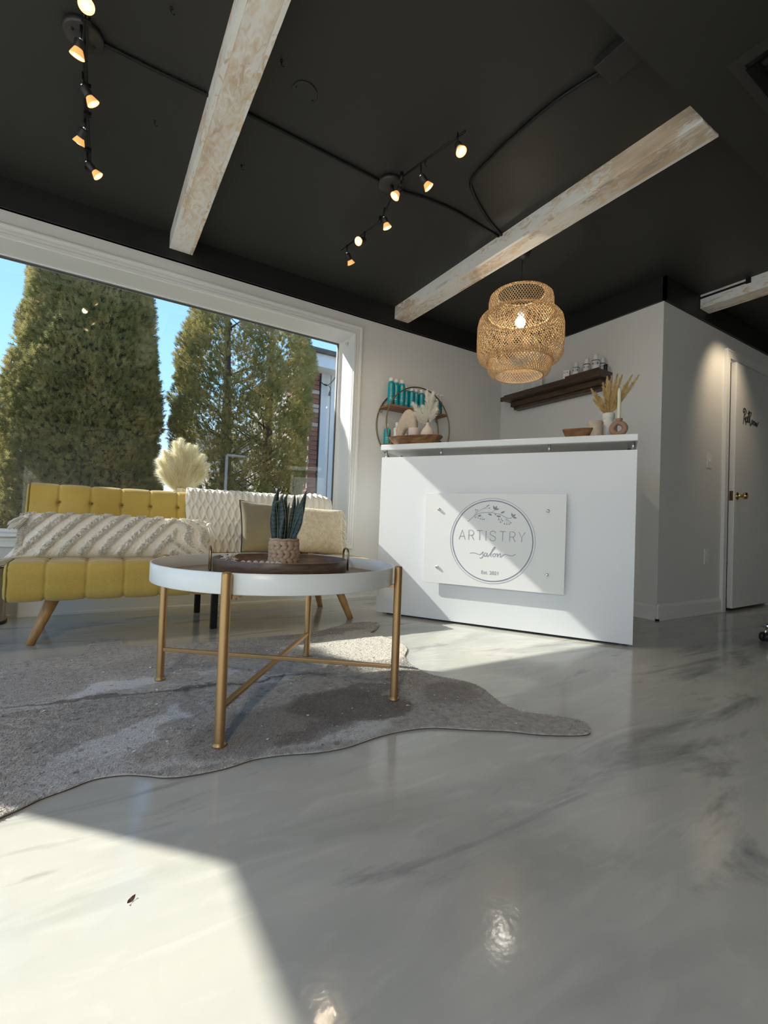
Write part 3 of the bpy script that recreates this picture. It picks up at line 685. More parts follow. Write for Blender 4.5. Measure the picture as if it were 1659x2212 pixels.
for prof, nst, tw, nm in ((T1,74,0.62,'top_tier'), (T2,86,1.15,'middle_tier'), (T3,70,0.62,'bottom_tier')):
    V, F = weave(prof, nst, tw, 0.0054, nseg=26)
    o = np_obj('woven_'+nm, V, F, M_rattan, pend); o['kind'] = 'stuff'
rb = MB()
for r, z in ((0.150,2.128),(0.206,1.995),(0.150,1.592),(0.208,1.683),(0.271,1.74)):
    pts = [(r*math.cos(a),r*math.sin(a),z-ZC) for a in np.linspace(0,2*PI,60,endpoint=False)]
    rb.tube(pts, 0.0038 if r != 0.271 else 0.0015, n=6, closed=True)
rb.build('bamboo_hoops', M_rattan_band, pend)
rb = MB()
for k in range(3):
    a = 2*PI*k/3; rb.tube([(0,0,-0.415),(0.150*math.cos(a),0.150*math.sin(a),2.128-ZC)], 0.0018, n=5)
rb.build('wire_spider', M_blackmetal, pend)

# ================================================================== RECEPTION DESK
DA = math.atan2(-0.849, 0.528)
AX, AY = 1.644, 2.702
def desk_pt(u, v, z=0.0):
    return (AX+u*0.528+v*0.849, AY-u*0.849+v*0.528, z)
desk = thing('reception_desk', (AX,AY,0), 'white reception desk with a raised counter shelf and hanging logo board', 'desk', rz=DA)
MB().box((0.0,0.0,0.014), (1.525,0.026,1.052), bev=0.0012).build('front_panel', M_desk, desk)
MB().box((0.02,0.027,0.014), (0.046,0.95,1.035)).build('sun_block_side_panel', M_desk, desk)  # both side panels extended unseen behind the worktop to block stray sun
MB().box((1.479,0.027,0.014), (1.505,0.95,1.035)).build('sun_block_side_panel', M_desk, desk)
MB().box((0.047,0.027,0.74), (1.478,0.62,0.765)).build('worktop', M_desk, desk)
MB().box((0.06,0.04,0.0), (1.46,0.55,0.013)).build('plinth', M_darkplastic, desk)
MB().box((-0.006,-0.010,1.099), (1.527,0.300,1.137), bev=0.004).build('counter_shelf', M_desk, desk)
for u, v in ((0.025,0.018), (0.415,0.018), (1.075,0.018), (1.505,0.018), (0.03,0.255), (1.49,0.255)):
    z0 = 1.0522 if v < 0.1 else 1.03
    m = MB().lathe([(0.0085,z0),(0.0085,1.0988)], c=(u,v,0), n=16, cap0=True)
    po = m.build('steel_post', M_steel, desk)
    if v < 0.1: MB().lathe([(0.008,1.1372),(0.008,1.1392),(0.0055,1.1405)], c=(u,v,0), n=16).build('post_cap', M_steel, po)
MB().box((1.5055,0.06,0.96), (1.512,0.115,1.02)).build('cable_plate', M_whiteplastic, desk)
board = thing('logo_board', desk_pt(0,0,0), 'square-cornered white logo board mounted on the front of the reception desk', 'sign', rz=DA)
MB().box((0.337,-0.0265,0.246), (1.181,-0.0215,0.811), bev=0.0008).build('acrylic_panel', M_board, board)
my = Matrix.Rotation(PI/2, 4, 'X')
for u, z in ((0.431,0.708), (1.085,0.712), (0.431,0.347), (1.087,0.350)):
    MB().lathe([(0.0075,0.0),(0.0085,0.0214),],c=(u,-0.0003,z), n=16, M=my).lathe([(0.0095,0.0266),(0.0095,0.0320),(0.006,0.0345)], c=(u,0,z), n=20, M=my).build('standoff_screw', M_chrome, board)
YS = -0.0266
def ribbon(m, pts, w, sm=5, t=0.0007):
    P = [(x,YS,z) for x,z in pts]
    m.strip(catmull(P, sm) if sm else P, w, (0,-1,0), t)
cx, cz = 0.7655, 0.5265
m = MB()
for R, wd in ((0.254,0.0016), (0.2405,0.0052)):
    P = [(cx+R*math.cos(a),YS,cz+R*math.sin(a)) for a in np.linspace(0,2*PI,121)]
    m.strip(P, wd, (0,-1,0), 0.0007)
m.build('double_circle', plain('blue_grey_print', (0.20,0.22,0.30), 0.5), board)
m = MB()
stems = [([(0.6178,0.6367),(0.654,0.6685),(0.6769,0.6847),(0.7115,0.6941),(0.7516,0.6963),(0.7858,0.6914),(0.8141,0.6854),(0.8424,0.6721),(0.8592,0.6653),(0.8812,0.6648)],0.0028),
 ([(0.654,0.6685),(0.6709,0.6903),(0.6936,0.7081),(0.722,0.723),(0.7445,0.7377)],0.0018), ([(0.7106,0.7182),(0.7496,0.7224)],0.0011),
 ([(0.763,0.6965),(0.7769,0.7059),(0.7806,0.7128)],0.0016), ([(0.873,0.6646),(0.8864,0.6733)],0.0016), ([(0.6599,0.6669),(0.6832,0.6716),(0.7124,0.6655)],0.0014),
 ([(0.7802,0.6901),(0.7977,0.6736),(0.8094,0.657),(0.8183,0.6416)],0.0014), ([(0.6679,0.6902),(0.6655,0.7115)],0.0011), ([(0.6708,0.6932),(0.6772,0.7094)],0.0011),
 ([(0.8482,0.6638),(0.8432,0.6469),(0.841,0.63)],0.0011), ([(0.8494,0.6611),(0.8543,0.6472),(0.8548,0.6293)],0.0011), ([(0.8494,0.6611),(0.8625,0.6475),(0.8686,0.6298)],0.0011), ([(0.8494,0.6611),(0.8679,0.6504),(0.8777,0.6379)],0.0011)]
for st, wd in stems: ribbon(m, st, wd)
for x, z in [(0.6659,0.6642),(0.6824,0.6618),(0.6965,0.6565),(0.7082,0.6539),(0.7186,0.6543),(0.6935,0.6765),(0.786,0.6846),(0.7976,0.6764),(0.8145,0.673),(0.8066,0.657),(0.8222,0.6586),(0.8292,0.6492),(0.8184,0.6387),(0.841,0.63),(0.8548,0.6293),(0.8686,0.6298),(0.8777,0.6379),(0.6655,0.7115),(0.6772,0.7094),(0.7445,0.7388),(0.7496,0.7224),(0.7361,0.7336)]:
    m.lathe([(0.0034,0),(0.0034,0.0007)], c=(x,YS,z), n=10, M=my)
lv = [(0.7806,0.7128),(0.7718,0.7382),(0.7806,0.7128),(0.7945,0.7369),(0.7823,0.7129),(0.8074,0.7202),(0.8864,0.6733),(0.8813,0.6983),(0.8864,0.6733),(0.9044,0.6899),(0.8876,0.6717),(0.9122,0.6668),(0.8166,0.6939),(0.8425,0.7041),(0.7664,0.6796),(0.7404,0.6891),(0.6803,0.6715),(0.7015,0.679),(0.7976,0.6748),(0.8173,0.6742)]
for i in range(0, len(lv), 2):
    a = Vector((lv[i][0],YS,lv[i][1])); b = Vector((lv[i+1][0],YS,lv[i+1][1]))
    P = [a.lerp(b, k/6) for k in range(7)]; m.strip(P, [0.0006,0.006,0.0095,0.0105,0.009,0.005,0.0005], (0,-1,0), 0.0007)
m.build('branch_drawing', M_ink, board)
# monoline capitals
H = 0.058; LW = 0.0034
def letter(ch):
    if ch == 'A': return [[(0,0),(0.33,1),(0.66,0)], [(0.12,0.33),(0.54,0.33)]], 0.66
    if ch == 'R': return [[(0,0),(0,1),(0.30,1),(0.45,0.93),(0.52,0.78),(0.52,0.68),(0.45,0.54),(0.30,0.47),(0,0.47)], [(0.30,0.47),(0.55,0)]], 0.55
    if ch == 'T': return [[(0,1),(0.60,1)], [(0.30,1),(0.30,0)]], 0.60
    if ch == 'I': return [[(0,0),(0,1)]], 0.02
    if ch == 'S': return [[(0.56,0.78),(0.52,0.92),(0.40,1.0),(0.20,1.0),(0.06,0.92),(0.02,0.77),(0.06,0.62),(0.20,0.54),(0.40,0.47),(0.54,0.38),(0.58,0.23),(0.54,0.09),(0.40,0.0),(0.18,0.0),(0.05,0.08),(0.0,0.23)]], 0.58
    if ch == 'Y': return [[(0,1),(0.30,0.45),(0.60,1)], [(0.30,0.45),(0.30,0)]], 0.60
m = MB(); xs = [0.5666, 0.6275, 0.6775, 0.7335, 0.7575, 0.8155, 0.8745, 0.9255]
for ch, x0 in zip('ARTISTRY', xs):
    for st in letter(ch)[0]: ribbon(m, [(x0+px*H*1.02, 0.5275+pz*H) for px, pz in st], LW, 0)
m.build('lettering', M_ink, board)
m = MB()
for st in ([(0.6382,0.4449),(0.6615,0.4498),(0.6851,0.4438),(0.6998,0.4407),(0.7138,0.4542),(0.7193,0.4602),(0.7167,0.4515),(0.72,0.4403),(0.7147,0.4257),(0.7034,0.4181),(0.7003,0.4236)],
 [(0.7426,0.4514),(0.7322,0.453),(0.7257,0.4424),(0.7272,0.4322),(0.7346,0.4339),(0.7417,0.4445),(0.7437,0.4532),(0.7419,0.4377),(0.7478,0.4324),(0.7625,0.4515),(0.7761,0.4693),(0.7881,0.4841),(0.7913,0.4899),(0.7856,0.4913),(0.7758,0.4778),(0.7681,0.4547),(0.7647,0.4375),(0.7705,0.4322)],
 [(0.7868,0.453),(0.7791,0.448),(0.7771,0.4383),(0.7841,0.4331),(0.7929,0.4393),(0.7937,0.449),(0.7868,0.453),(0.7982,0.4493),(0.8059,0.4531),(0.8044,0.4328),(0.8117,0.4479),(0.8216,0.4541),(0.824,0.4486),(0.8199,0.4355),(0.8267,0.4343),(0.8358,0.4449),(0.8495,0.4503),(0.8716,0.4472),(0.8935,0.4453),(0.9111,0.4564)]):
    n = len(st)*5; ribbon(m, st, 0.0030)
m.build('script_lettering', M_ink, board)
def text_mesh(s, size, extrude=0.0003):
    cu = bpy.data.curves.new('txt', 'FONT'); cu.body = s; cu.size = size; cu.extrude = extrude; cu.align_x = 'CENTER'
    o = bpy.data.objects.new('txt', cu); COL.objects.link(o)
    dg = bpy.context.evaluated_depsgraph_get(); me = bpy.data.meshes.new_from_object(o.evaluated_get(dg))
    COL.objects.unlink(o); bpy.data.objects.remove(o); return me
def text_obj(name, s, size, mat, parent, loc, rot, extrude=0.0003):
    me = text_mesh(s, size, extrude); me.materials.clear(); me.materials.append(mat)
    o = bpy.data.objects.new(name, me); COL.objects.link(o); o.parent = parent; o.location = loc; o.rotation_euler = rot; return o
text_obj('date_lettering', 'Est. 2021', 0.029, M_ink, board, (0.7645,-0.0269,0.3265), (PI/2,0,0))

# ================================================================== COFFEE TABLE
TX, TY = 0.566, 1.605
ct = thing('coffee_table', (TX,TY,0.007), 'round white tray-top coffee table with four gold legs on the cowhide rug', 'coffee table')
z_ = -0.007
m = MB().lathe([(0.402,0.399+z_),(0.408,0.399+z_),(0.409,0.401+z_),(0.409,0.456+z_),(0.4075,0.4575+z_),(0.4045,0.4575+z_),(0.403,0.456+z_),(0.403,0.4135+z_)], n=96, cap0=False, cap1=False)
m.lathe([(0.0,0.3995+z_),(0.403,0.3995+z_)], n=96, cap0=False, cap1=False)
m.build('rim', M_tablewhite, ct)
MB().lathe([(0.4022,0.402+z_),(0.4022,0.414+z_)], n=96).build('inset_top', M_tabletop, ct)
legs = [(0.307,1.267), (0.897,1.337), (0.831,1.942), (0.230,1.873)]
for i, (x, y) in enumerate(legs):
    lx, ly = x-TX, y-TY; s = 0.4265/math.hypot(lx,ly); lx *= s; ly *= s; dx, dy = lx/0.4265, ly/0.4265
    MB().lathe([(0.017,0.0005),(0.018,0.002),(0.018,0.007),(0.014,0.009),(0.0135,0.012),(0.0135,0.447),(0.0125,0.4525),(0.008,0.4545)], c=(lx,ly,0), n=24).build('leg', M_gold, ct)
    q = Matrix.Rotation(math.atan2(dy,dx), 4, 'Z')
    m = MB().box((0.345,-0.012,0.381), (0.414,0.012,0.3915), M=q).box((0.355,-0.016,0.378), (0.366,0.016,0.381), M=q)
    m.lathe([(0.003,0.372),(0.003,0.378)], c=(dx*0.36,dy*0.36,0), n=8)
    m.build('bracket', M_gold, ct)
def bar(a, b, z, h=0.012, w=0.016):
    A = Vector((a[0]-TX,a[1]-TY,z)); B = Vector((b[0]-TX,b[1]-TY,z)); d = (B-A); L = d.length; q = Matrix.Rotation(math.atan2(d.y,d.x), 4, 'Z')
    return MB().box((0.014,-w/2,-h/2), (L-0.014,w/2,h/2), M=Matrix.Translation(A) @ q, bev=0.0015)
bar(legs[3], legs[1], 0.112).build('cross_bar', M_gold, ct)
bar(legs[0], legs[2], 0.0998).build('cross_bar', M_gold, ct)

# serving tray on the table
tr = thing('serving_tray', (0.608,1.695,0.4145), 'round dark walnut serving tray with brass handles on the coffee table', 'tray')
m = MB().lathe([(0.001,0.0005),(0.238,0.0005),(0.243,0.003),(0.2455,0.046),(0.244,0.0475),(0.239,0.0475),(0.237,0.046),(0.234,0.008),(0.001,0.008)], n=80, cap0=False, cap1=False)
m.build('tray_body', M_tray, tr)
hd = Vector((0.985,-0.17)).normalized(); hn = Vector((-hd.y,hd.x))
for s in (-1, 1):
    c0 = hd*s*0.2515; pts = []
    for a, z in ((-0.030,-0.0),(-0.031,0.060),(-0.024,0.078),(-0.012,0.083),(0.012,0.083),(0.024,0.078),(0.031,0.060),(0.030,0.0)):
        p = c0+hn*a; pts.append((p.x,p.y,z+0.002))
    MB().tube(catmull(pts, 5), 0.0042, n=10).build('handle', M_brass, tr)

# bead garland with tassel, in the tray
gar = thing('bead_garland', (0.50,1.72,0.4228), 'string of wooden beads ending in a cream cotton tassel inside the tray', 'garland')
m = MB(); path = catmull([(-0.075,-0.02,0.010),(-0.045,-0.05,0.010),(-0.005,-0.04,0.010),(0.035,-0.045,0.010),(0.075,-0.055,0.010),(0.10,-0.03,0.010),(0.08,0.02,0.010),(0.03,0.04,0.010),(-0.02,0.05,0.010)], 12)
acc = 0; last = path[0]; beads = [path[0]]
for p in path[1:]:
    acc += (p-last).length; last = p
    if acc > 0.0205: beads.append(p); acc = 0
bd = MB().ell((0,0,0), 0.0108,0.0108,0.0108, 12, 8); me = bd.mesh('bead'); me.materials.append(M_cer_pink)
for p in beads:
    o = bpy.data.objects.new('bead', me); COL.objects.link(o); o.parent = gar; o.location = (p.x,p.y,0.0135)
m = MB(); rnd = random.Random(3)
for k in range(110):
    a = rnd.uniform(0,2*PI); r = rnd.uniform(0.2,1)*0.022; c = Vector((-0.078,-0.015,0.026))
    e = c+Vector((math.cos(a)*r*1.6-0.006, math.sin(a)*r-0.006, rnd.uniform(-0.022,0.030)))
    mid = c.lerp(e,0.5)+Vector((0,0,0.008)); m.tube([c,mid,e], 0.0016, n=4)
m.build('tassel', M_cream, gar)

# snake plant ------------------------------------------------------------
sp = thing('snake_plant', (0.636,1.752,0.4228), 'dark snake plant standing in the braided basket pot on the tray', 'plant')
M_leaf, nt, b_ = new_mat('snake_leaf')
tc = nt.nodes.new('ShaderNodeTexCoord'); wv = nt.nodes.new('ShaderNodeTexWave'); wv.wave_type = 'BANDS'; wv.bands_direction = 'Z'; wv.inputs['Scale'].default_value = 19; wv.inputs['Distortion'].default_value = 6; wv.inputs['Detail'].default_value = 3; wv.inputs['Detail Scale'].default_value = 3
rp = nt.nodes.new('ShaderNodeValToRGB'); rp.color_ramp.elements[0].position = 0.25; rp.color_ramp.elements[0].color = (0.006,0.014,0.014,1); rp.color_ramp.elements[1].position = 0.55; rp.color_ramp.elements[1].color = (0.028,0.052,0.050,1)
nt.links.new(tc.outputs['Object'], wv.inputs['Vector']); nt.links.new(wv.outputs[0], rp.inputs[0]); nt.links.new(rp.outputs[0], b_.inputs['Base Color']); b_.inputs['Roughness'].default_value = 0.5
M_leaf_edge = plain('snake_leaf_edge', (0.16,0.18,0.12), 0.5)
# camera-side frame of the plant: right = +e1, depth = +e2
e1 = Vector((0.849,-0.528,0)); e2 = Vector((0.528,0.849,0))
def leaf(x0, d0, x1, d1, z1, w, bend, twist, tip=0.0):
    P = [];
    for k in range(15):
        t = k/14; x = x0+(x1-x0)*t+bend*math.sin(PI*t)+tip*max(0,(t-0.85)/0.15)**2; d = d0+(d1-d0)*t; P.append(e1*x+e2*d+Vector((0,0,0.085+(z1-0.085)*t)))
    m = MB(); me_ = MB(); vs = []
    ax = (e1*math.cos(twist)+e2*math.sin(twist)); nrm = (-e1*math.sin(twist)+e2*math.cos(twist))
    for k, p in enumerate(P):
        t = k/14; ww = w*(0.55+1.2*t-0.75*t*t) if t < 0.45 else w*0.938*max(0.0, 1-((t-0.45)/0.55)**1.9)
        ww = max(ww, 0.0008)
        for q in (-1,-0.5,0,0.5,1): vs.append(p+ax*q*ww/2+nrm*(q*q*ww*0.22))
        for q in (1,0.5,0,-0.5,-1): vs.append(p+ax*q*ww/2+nrm*(q*q*ww*0.22+0.0016))
    fs = [(i*10+k, i*10+(k+1) % 10, i*10+10+(k+1) % 10, i*10+10+k) for i in range(14) for k in range(10)]
    m.add(vs, fs, True)
    o = m.build('leaf', M_leaf, sp)
    for s_, idx in ((-1,0),(1,4)): me_.tube([vs[i*10+idx] for i in range(15)], 0.0011, n=5)
    me_.build('leaf_edge', M_leaf_edge, o)
for a in [(-0.026,-0.01,-0.031,0.0,0.309,0.034,-0.010,0.5),(-0.010,-0.028,-0.020,-0.01,0.285,0.036,0.004,-0.2,0.014),(-0.030,-0.022,-0.038,-0.02,0.262,0.030,-0.006,0.1,0.028),
          (0.004,0.0,-0.004,0.01,0.288,0.030,-0.006,0.1,0.010),(0.012,0.010,0.030,0.02,0.286,0.026,0.006,0.6),(0.024,0.0,0.048,0.01,0.275,0.024,0.0,-0.5,-0.006),
          (0.030,-0.012,0.078,0.0,0.300,0.034,0.0,0.3),(0.022,-0.025,0.068,-0.015,0.235,0.032,0.006,-0.4),(-0.002,-0.030,0.002,-0.02,0.20,0.026,0.002,0.9),(0.0,0.015,0.010,0.02,0.25,0.026,0.0,1.2)]:
    leaf(*a)
MB().lathe([(0.048,0.082),(0.048,0.088)], n=24).build('moss', M_soil, sp)
pot = thing('basket_pot', (0.636,1.752,0.4228), 'braided water hyacinth basket pot holding the snake plant', 'pot')
MB().lathe([(0.046,0.001),(0.049,0.004),(0.0485,0.070),(0.047,0.081)], n=32).build('liner', plain('dark_basket_liner', (0.05,0.03,0.02), 0.9), pot)
lob = MB().ell((0,0,0), 0.0175,0.0085,0.0105, 12, 8); lm = lob.mesh('braid_lobe'); lm.materials.append(M_basket)
for row in range(6):
    z = 0.012+row*0.0155; n = 13
    for k in range(n):
        a = 2*PI*(k+(0.5 if row//2 % 2 else 0))/n
        o = bpy.data.objects.new('braid_lobe', lm); COL.objects.link(o); o.parent = pot; o.location = (0.0515*math.cos(a),0.0515*math.sin(a),z)
        tilt = math.radians(34 if row % 2 else -34)
        o.rotation_euler = (Matrix.Rotation(a+PI/2, 3, 'Z') @ Matrix.Rotation(tilt, 3, 'Y')).to_euler()
m = MB()
for z in (0.0965, 0.105):
    P = [((0.0515+0.0018*math.sin(9*a))*math.cos(a),(0.0515+0.0018*math.sin(9*a))*math.sin(a),z+0.0015*math.sin(7*a)) for a in np.linspace(0,2*PI,60,endpoint=False)]
    m.tube(P, 0.0056, n=8, closed=True)
m.build('rim_cord', M_basket, pot)

# ================================================================== SOFA
SX0, SX1 = -0.305, 1.485
sofa = thing('sofa', (0.59,2.80,0.0), 'mustard yellow tufted futon sofa with splayed wooden legs under the window', 'sofa')
def round_rect(hw, hh, r, n=6):
    P = []
    for cx_, cy_, a0 in ((hw-r,hh-r,0),(-hw+r,hh-r,PI/2),(-hw+r,-hh+r,PI),(hw-r,-hh+r,3*PI/2)):
        for k in range(n+1):
            a = a0+PI/2*k/n; P.append((cx_+r*math.cos(a), cy_+r*math.sin(a)))
    return P
def resample(P, n):
    P = np.array(P+[P[0]]); d = np.r_[0, np.cumsum(np.hypot(*np.diff(P, axis=0).T))]
    s = np.linspace(0, d[-1], n, endpoint=False); return np.stack([np.interp(s, d, P[:,0]), np.interp(s, d, P[:,1])], 1)
seams = [SX0+0.143+0.1497*i for i in range(11)]
def quilted(hw, hh, r, origin, tilt, cross, buttons):
    """cushion slab along X: cross-section half sizes hw (depth), hh (height), seams every 15 cm, cross seams at given depths"""
    prof = resample(round_rect(hw, hh, r), 96); nx = 420; V = []; cen = np.array([0,0])
    ct_, st_ = math.cos(tilt), math.sin(tilt)
    for i in range(nx+1):
        x = SX0+(SX1-SX0)*i/nx
        ds = min(abs(x-s) for s in seams); de = min(x-SX0, SX1-x)
        ins = 0.007*math.exp(-(ds/0.0055)**2)+0.0035*math.exp(-(ds/0.03)**2)
        endk = max(0.0, 1-de/0.03); ins += 0.018*endk**2.2
        for (a, c) in prof:
            l = math.hypot(a/hw, c/hh)
            na, nc = a/hw**2, c/hh**2; nl = math.hypot(na, nc); na /= nl; nc /= nl
            q = ins
            if abs(c) > hh-r*0.9 and c > 0:
                for cs in cross:
                    q += 0.006*math.exp(-((a-cs)/0.007)**2)
                    q += 0.012*math.exp(-((a-cs)/0.018)**2-(ds/0.018)**2)
            if a < -hw+0.006:
                for bz in buttons: q += 0.016*math.exp(-((c-bz)/0.014)**2-(ds/0.013)**2)
            a2 = a-na*q*(1 if abs(a) < hw else 1); c2 = c-nc*q
            # pushed off the middle plane only as far as the slab is thick
            y = a2*ct_+c2*st_; z = -a2*st_+c2*ct_
            V.append((x-0.59, origin[0]+y-2.80, origin[1]+z))
    n = 96; F = [(i*n+k, i*n+(k+1) % n, (i+1)*n+(k+1) % n, (i+1)*n+k) for i in range(nx) for k in range(n)]
    m = MB().add(V, F, True); m.add([V[k] for k in range(n)], [tuple(range(n))[::-1]]); m.add([V[nx*n+k] for k in range(n)], [tuple(range(n))])
    return m, prof
m, prof = quilted(0.300, 0.088, 0.045, (2.770,0.297), 0.0, [-0.15, 0.0, 0.15], [])
m.build('seat', M_mustard, sofa)
m, prof2 = quilted(0.060, 0.205, 0.045, (3.085,0.550), 0.0, [], [0.10,-0.02])
# tilt the back: shear vertices backwards with height
m.v = [(x, y+(z-0.345)*0.27-0.02, z) for x, y, z in m.v]
m.build('backrest', M_mustard, sofa)
for x in (SX0+0.012, SX1-0.012):
    MB().tube([(x-0.59, 2.770+a-2.80, 0.297+c) for a, c in resample(round_rect(0.295,0.083,0.04), 60)], 0.004, n=6, closed=True).build('seat_piping', M_mustard_dark, sofa)
    MB().tube([(x-0.59, 3.085+a-2.80+((0.550+c)-0.345)*0.27-0.02, 0.550+c) for a, c in resample(round_rect(0.055,0.200,0.04), 60)], 0.004, n=6, closed=True).build('back_piping', M_mustard_dark, sofa)
tbm = MB().ell((0,0,0), 0.0075,0.005,0.0075, 12, 6).mesh('tuft_button'); tbm.materials.append(M_mustard_dark)
for sx_ in seams:
    o = bpy.data.objects.new('tuft_button', tbm); COL.objects.link(o); o.parent = sofa; o.location = (sx_-0.59, 3.0887-2.80+0.006, 0.655)
for (fx, fy, tx, ty) in ((-0.215,2.615,-0.130,2.66), (1.398,2.600,1.315,2.66), (-0.215,3.06,-0.130,3.0), (1.398,3.06,1.315,3.0)):
    m = MB(); P = [Vector((fx,fy,0.0)).lerp(Vector((tx,ty,0.222)), k/6) for k in range(7)]
    m.tube([(p.x-0.59,p.y-2.80,p.z) for p in P], [0.0175+0.0105*k/6 for k in range(7)], n=20)
    m.build('leg', M_legwood, sofa)
for y in (2.655, 3.13): MB().box((0.583-0.59-0.016,y-2.80-0.016,0.0), (0.583-0.59+0.016,y-2.80+0.016,0.24)).build('centre_leg', M_blackmetal, sofa)
MB().tube([(0.20,-0.10,0.195),(0.38,-0.05,0.175),(0.42,-0.03,0.165)], 0.006).box((0.02,-0.24,0.190), (0.10,-0.20,0.204)).build('frame_hinge', M_steel, sofa)

# ---------------- knitted throw over the back of the sofa
def back_front(z):   # y of the front face of the backrest at height z
    return 3.085-0.060+(z-0.345)*0.27-0.02
throw = MB(); NU, NV = 420, 300
def cable(x, s):
    """height of the cable knit pattern, x across and s down the cloth, metres"""
    P_ = 0.088; ph = s/0.105*2*PI
    h = 0.0
    for k in (0, 1):
        u = (x/P_+0.5*k) % 1.0-0.5
        for sg in (-1, 1):
            c = 0.22*math.sin(ph/2*1.0+k*PI/2*0+sg*0.0)*sg+0.0
            d = abs(u-sg*0.245*math.cos(ph/2))
            d = min(d, 1-d)
            h = max(h, math.exp(-(d/0.085)**2)*1.0)
    h *= 0.0085
    h += 0.0012*math.sin(x*2*PI/0.009)*math.sin(s*2*PI/0.012)
    return h
topz = 0.757
path = []     # (y, z, ny, nz) down the front, from the back over the top
for k in range(12):   # up the back side
    z = 0.60+0.133*k/11; path.append((back_front(z)+0.120+0.012, z, 1, 0))
for k in range(1, 10):
    a = PI*k/10; yc = back_front(topz)+0.060; path.append((yc+0.070*math.cos(a), 0.733+0.040*math.sin(a), math.cos(a), math.sin(a)))
for k in range(26):
    z = 0.733-0.345*k/25; path.append((back_front(z)-0.010, z, -1, -0.2))
path = np.array(path); dd = np.r_[0, np.cumsum(np.hypot(np.diff(path[:,0]), np.diff(path[:,1])))]
TL = dd[-1]
def tf(u, v):
    s = v*TL; y, z, ny, nz = (np.interp(s, dd, path[:,i]) for i in range(4)); l = math.hypot(ny, nz)
    x0 = 0.500+0.01*math.sin(v*9)-0.02*v+0.12*max(0,v-0.72)/0.28; x1 = 1.462-0.01*math.cos(v*7)
    x = x0+(x1-x0)*u
    h = cable(x, s)+0.004*math.sin(x*23+s*9)*v
    e = min(u, 1-u); h -= 0.004*math.exp(-e/0.01)
    if x > 1.22:   # gathered, heaped end
        q = (x-1.22)/0.24; h += 0.016*math.sin(PI*min(1,q))*math.exp(-((s-0.26)/0.10)**2)*(1+0.5*math.sin(x*150+s*20))
    return (x-0.98, y+ny/l*h-3.1, z+nz/l*h)
throw.grid(NU, NV, tf)
th = throw.build('throw_blanket', M_knit); th.location = (0.98,3.1,0)
md = th.modifiers.new('thick', 'SOLIDIFY'); md.thickness = 0.004; md.offset = -1
tag(th, 'cream cable knit throw blanket draped over the right half of the sofa back', 'blanket')

# ---------------- pillows
def pillow(name, loc, w, h, t, M, mat, disp, label, nu=160, nv=120, pull=0.05, corner=None):
    m = MB(); ex = 0.42
    def side(sg):
        def fn(a, b):
            u, v = a*2-1, b*2-1
            x = u*w/2*(1-pull*(1-v*v)) ; z = v*h/2*(1-pull*(1-u*u))
            th_ = t/2*((max(0,1-abs(u)**2.6))*(max(0,1-abs(v)**2.6)))**ex
            d = disp(x, z)*min(1.0, th_/(t*0.15)) if sg < 0 else 0
            if corner: x, z = corner(u, v, x, z)
            return tuple(M @ Vector((x, sg*(th_+d), z)))
        return fn
    m.grid(nu, nv, side(-1)); m.grid(nu, nv, side(1))
    o = thing(name, loc, label, 'cushion'); c = m.build('cushion_body', mat, o)
    return o
# lumbar pillow with diagonal tufted ridges
ml = Matrix.Rotation(math.radians(-33), 4, 'X') @ Matrix.Rotation(math.radians(1.0), 4, 'Y')
def ridge_phase(x, z):
    xc = 0.235+0.02*math.sin(z*30)
    return (x-z*0.80)/0.080 if x < xc else (xc*2-x-z*0.80)/0.080
def ridge(x, z):
    p = ridge_phase(x, z)+0.16*mnoise.noise(Vector((x*16,z*16,0)))
    f = abs((p % 1.0)-0.5)*2          # 1 on the ridge line
    r = min(1.0, max(0.0, (f-0.56)/0.26))
    nzv = mnoise.noise(Vector((x*90,z*90,1)))+0.6*mnoise.noise(Vector((x*200,z*200,5)))
    return r*(0.010+0.009*nzv)+0.0022*nzv
def lcorner(u, v, x, z):
    k = max(0,-u)**6*max(0,-v)**2; x -= 0.05*k; z -= 0.015*k
    return x, z
lum = pillow('lumbar_cushion', (0.135,2.775,0.478), 0.86, 0.245, 0.15, ml, M_cream, ridge, 'long cream lumbar cushion with shaggy diagonal ridges and tassels on the sofa seat', 460, 150, 0.03, lcorner)
V = []; F = []
rnd = random.Random(11)
def tuft(px, pz, L, wd, bias=(0,0)):
    u, v = px/0.43, pz/0.1225
    th_ = 0.075*((max(0,1-abs(u)**2.6))*(max(0,1-abs(v)**2.6)))**0.42
    p = ml @ Vector((px, -(th_+0.006), pz))
    d = ml @ Vector((rnd.uniform(-1,1)+bias[0], -rnd.uniform(0.5,1.3), rnd.uniform(-1.2,0.4)+bias[1])); d.normalize()
    s = d.cross(Vector((rnd.uniform(-1,1),rnd.uniform(-1,1),rnd.uniform(-1,1)))).normalized()*wd
    n = len(V); V.extend([p-s, p+s, p+d*L*0.6+s*0.8, p+d*L+Vector((0,0,-L*0.3)), p+d*L*0.6-s*0.8]); F.append((n,n+1,n+2)); F.append((n,n+2,n+4)); F.append((n+4,n+2,n+3))
cnt = 0
while cnt < 18000:
    px = rnd.uniform(-0.41,0.41); pz = rnd.uniform(-0.118,0.118)
    p = ridge_phase(px, pz); f = abs((p % 1.0)-0.5)*2
    if f < 0.60: continue
    tuft(px, pz, rnd.uniform(0.006,0.014), 0.0012); cnt += 1
for k in range(1800):   # shaggy left edge
    tuft(-0.415+rnd.uniform(-0.010,0.01), rnd.uniform(-0.11,0.11), rnd.uniform(0.008,0.018), 0.0012, (-1.5,-0.3))
o = np_obj('shaggy_pile', np.array([tuple(v) for v in V]), np.array(F), M_cream, lum); o['kind'] = 'stuff'
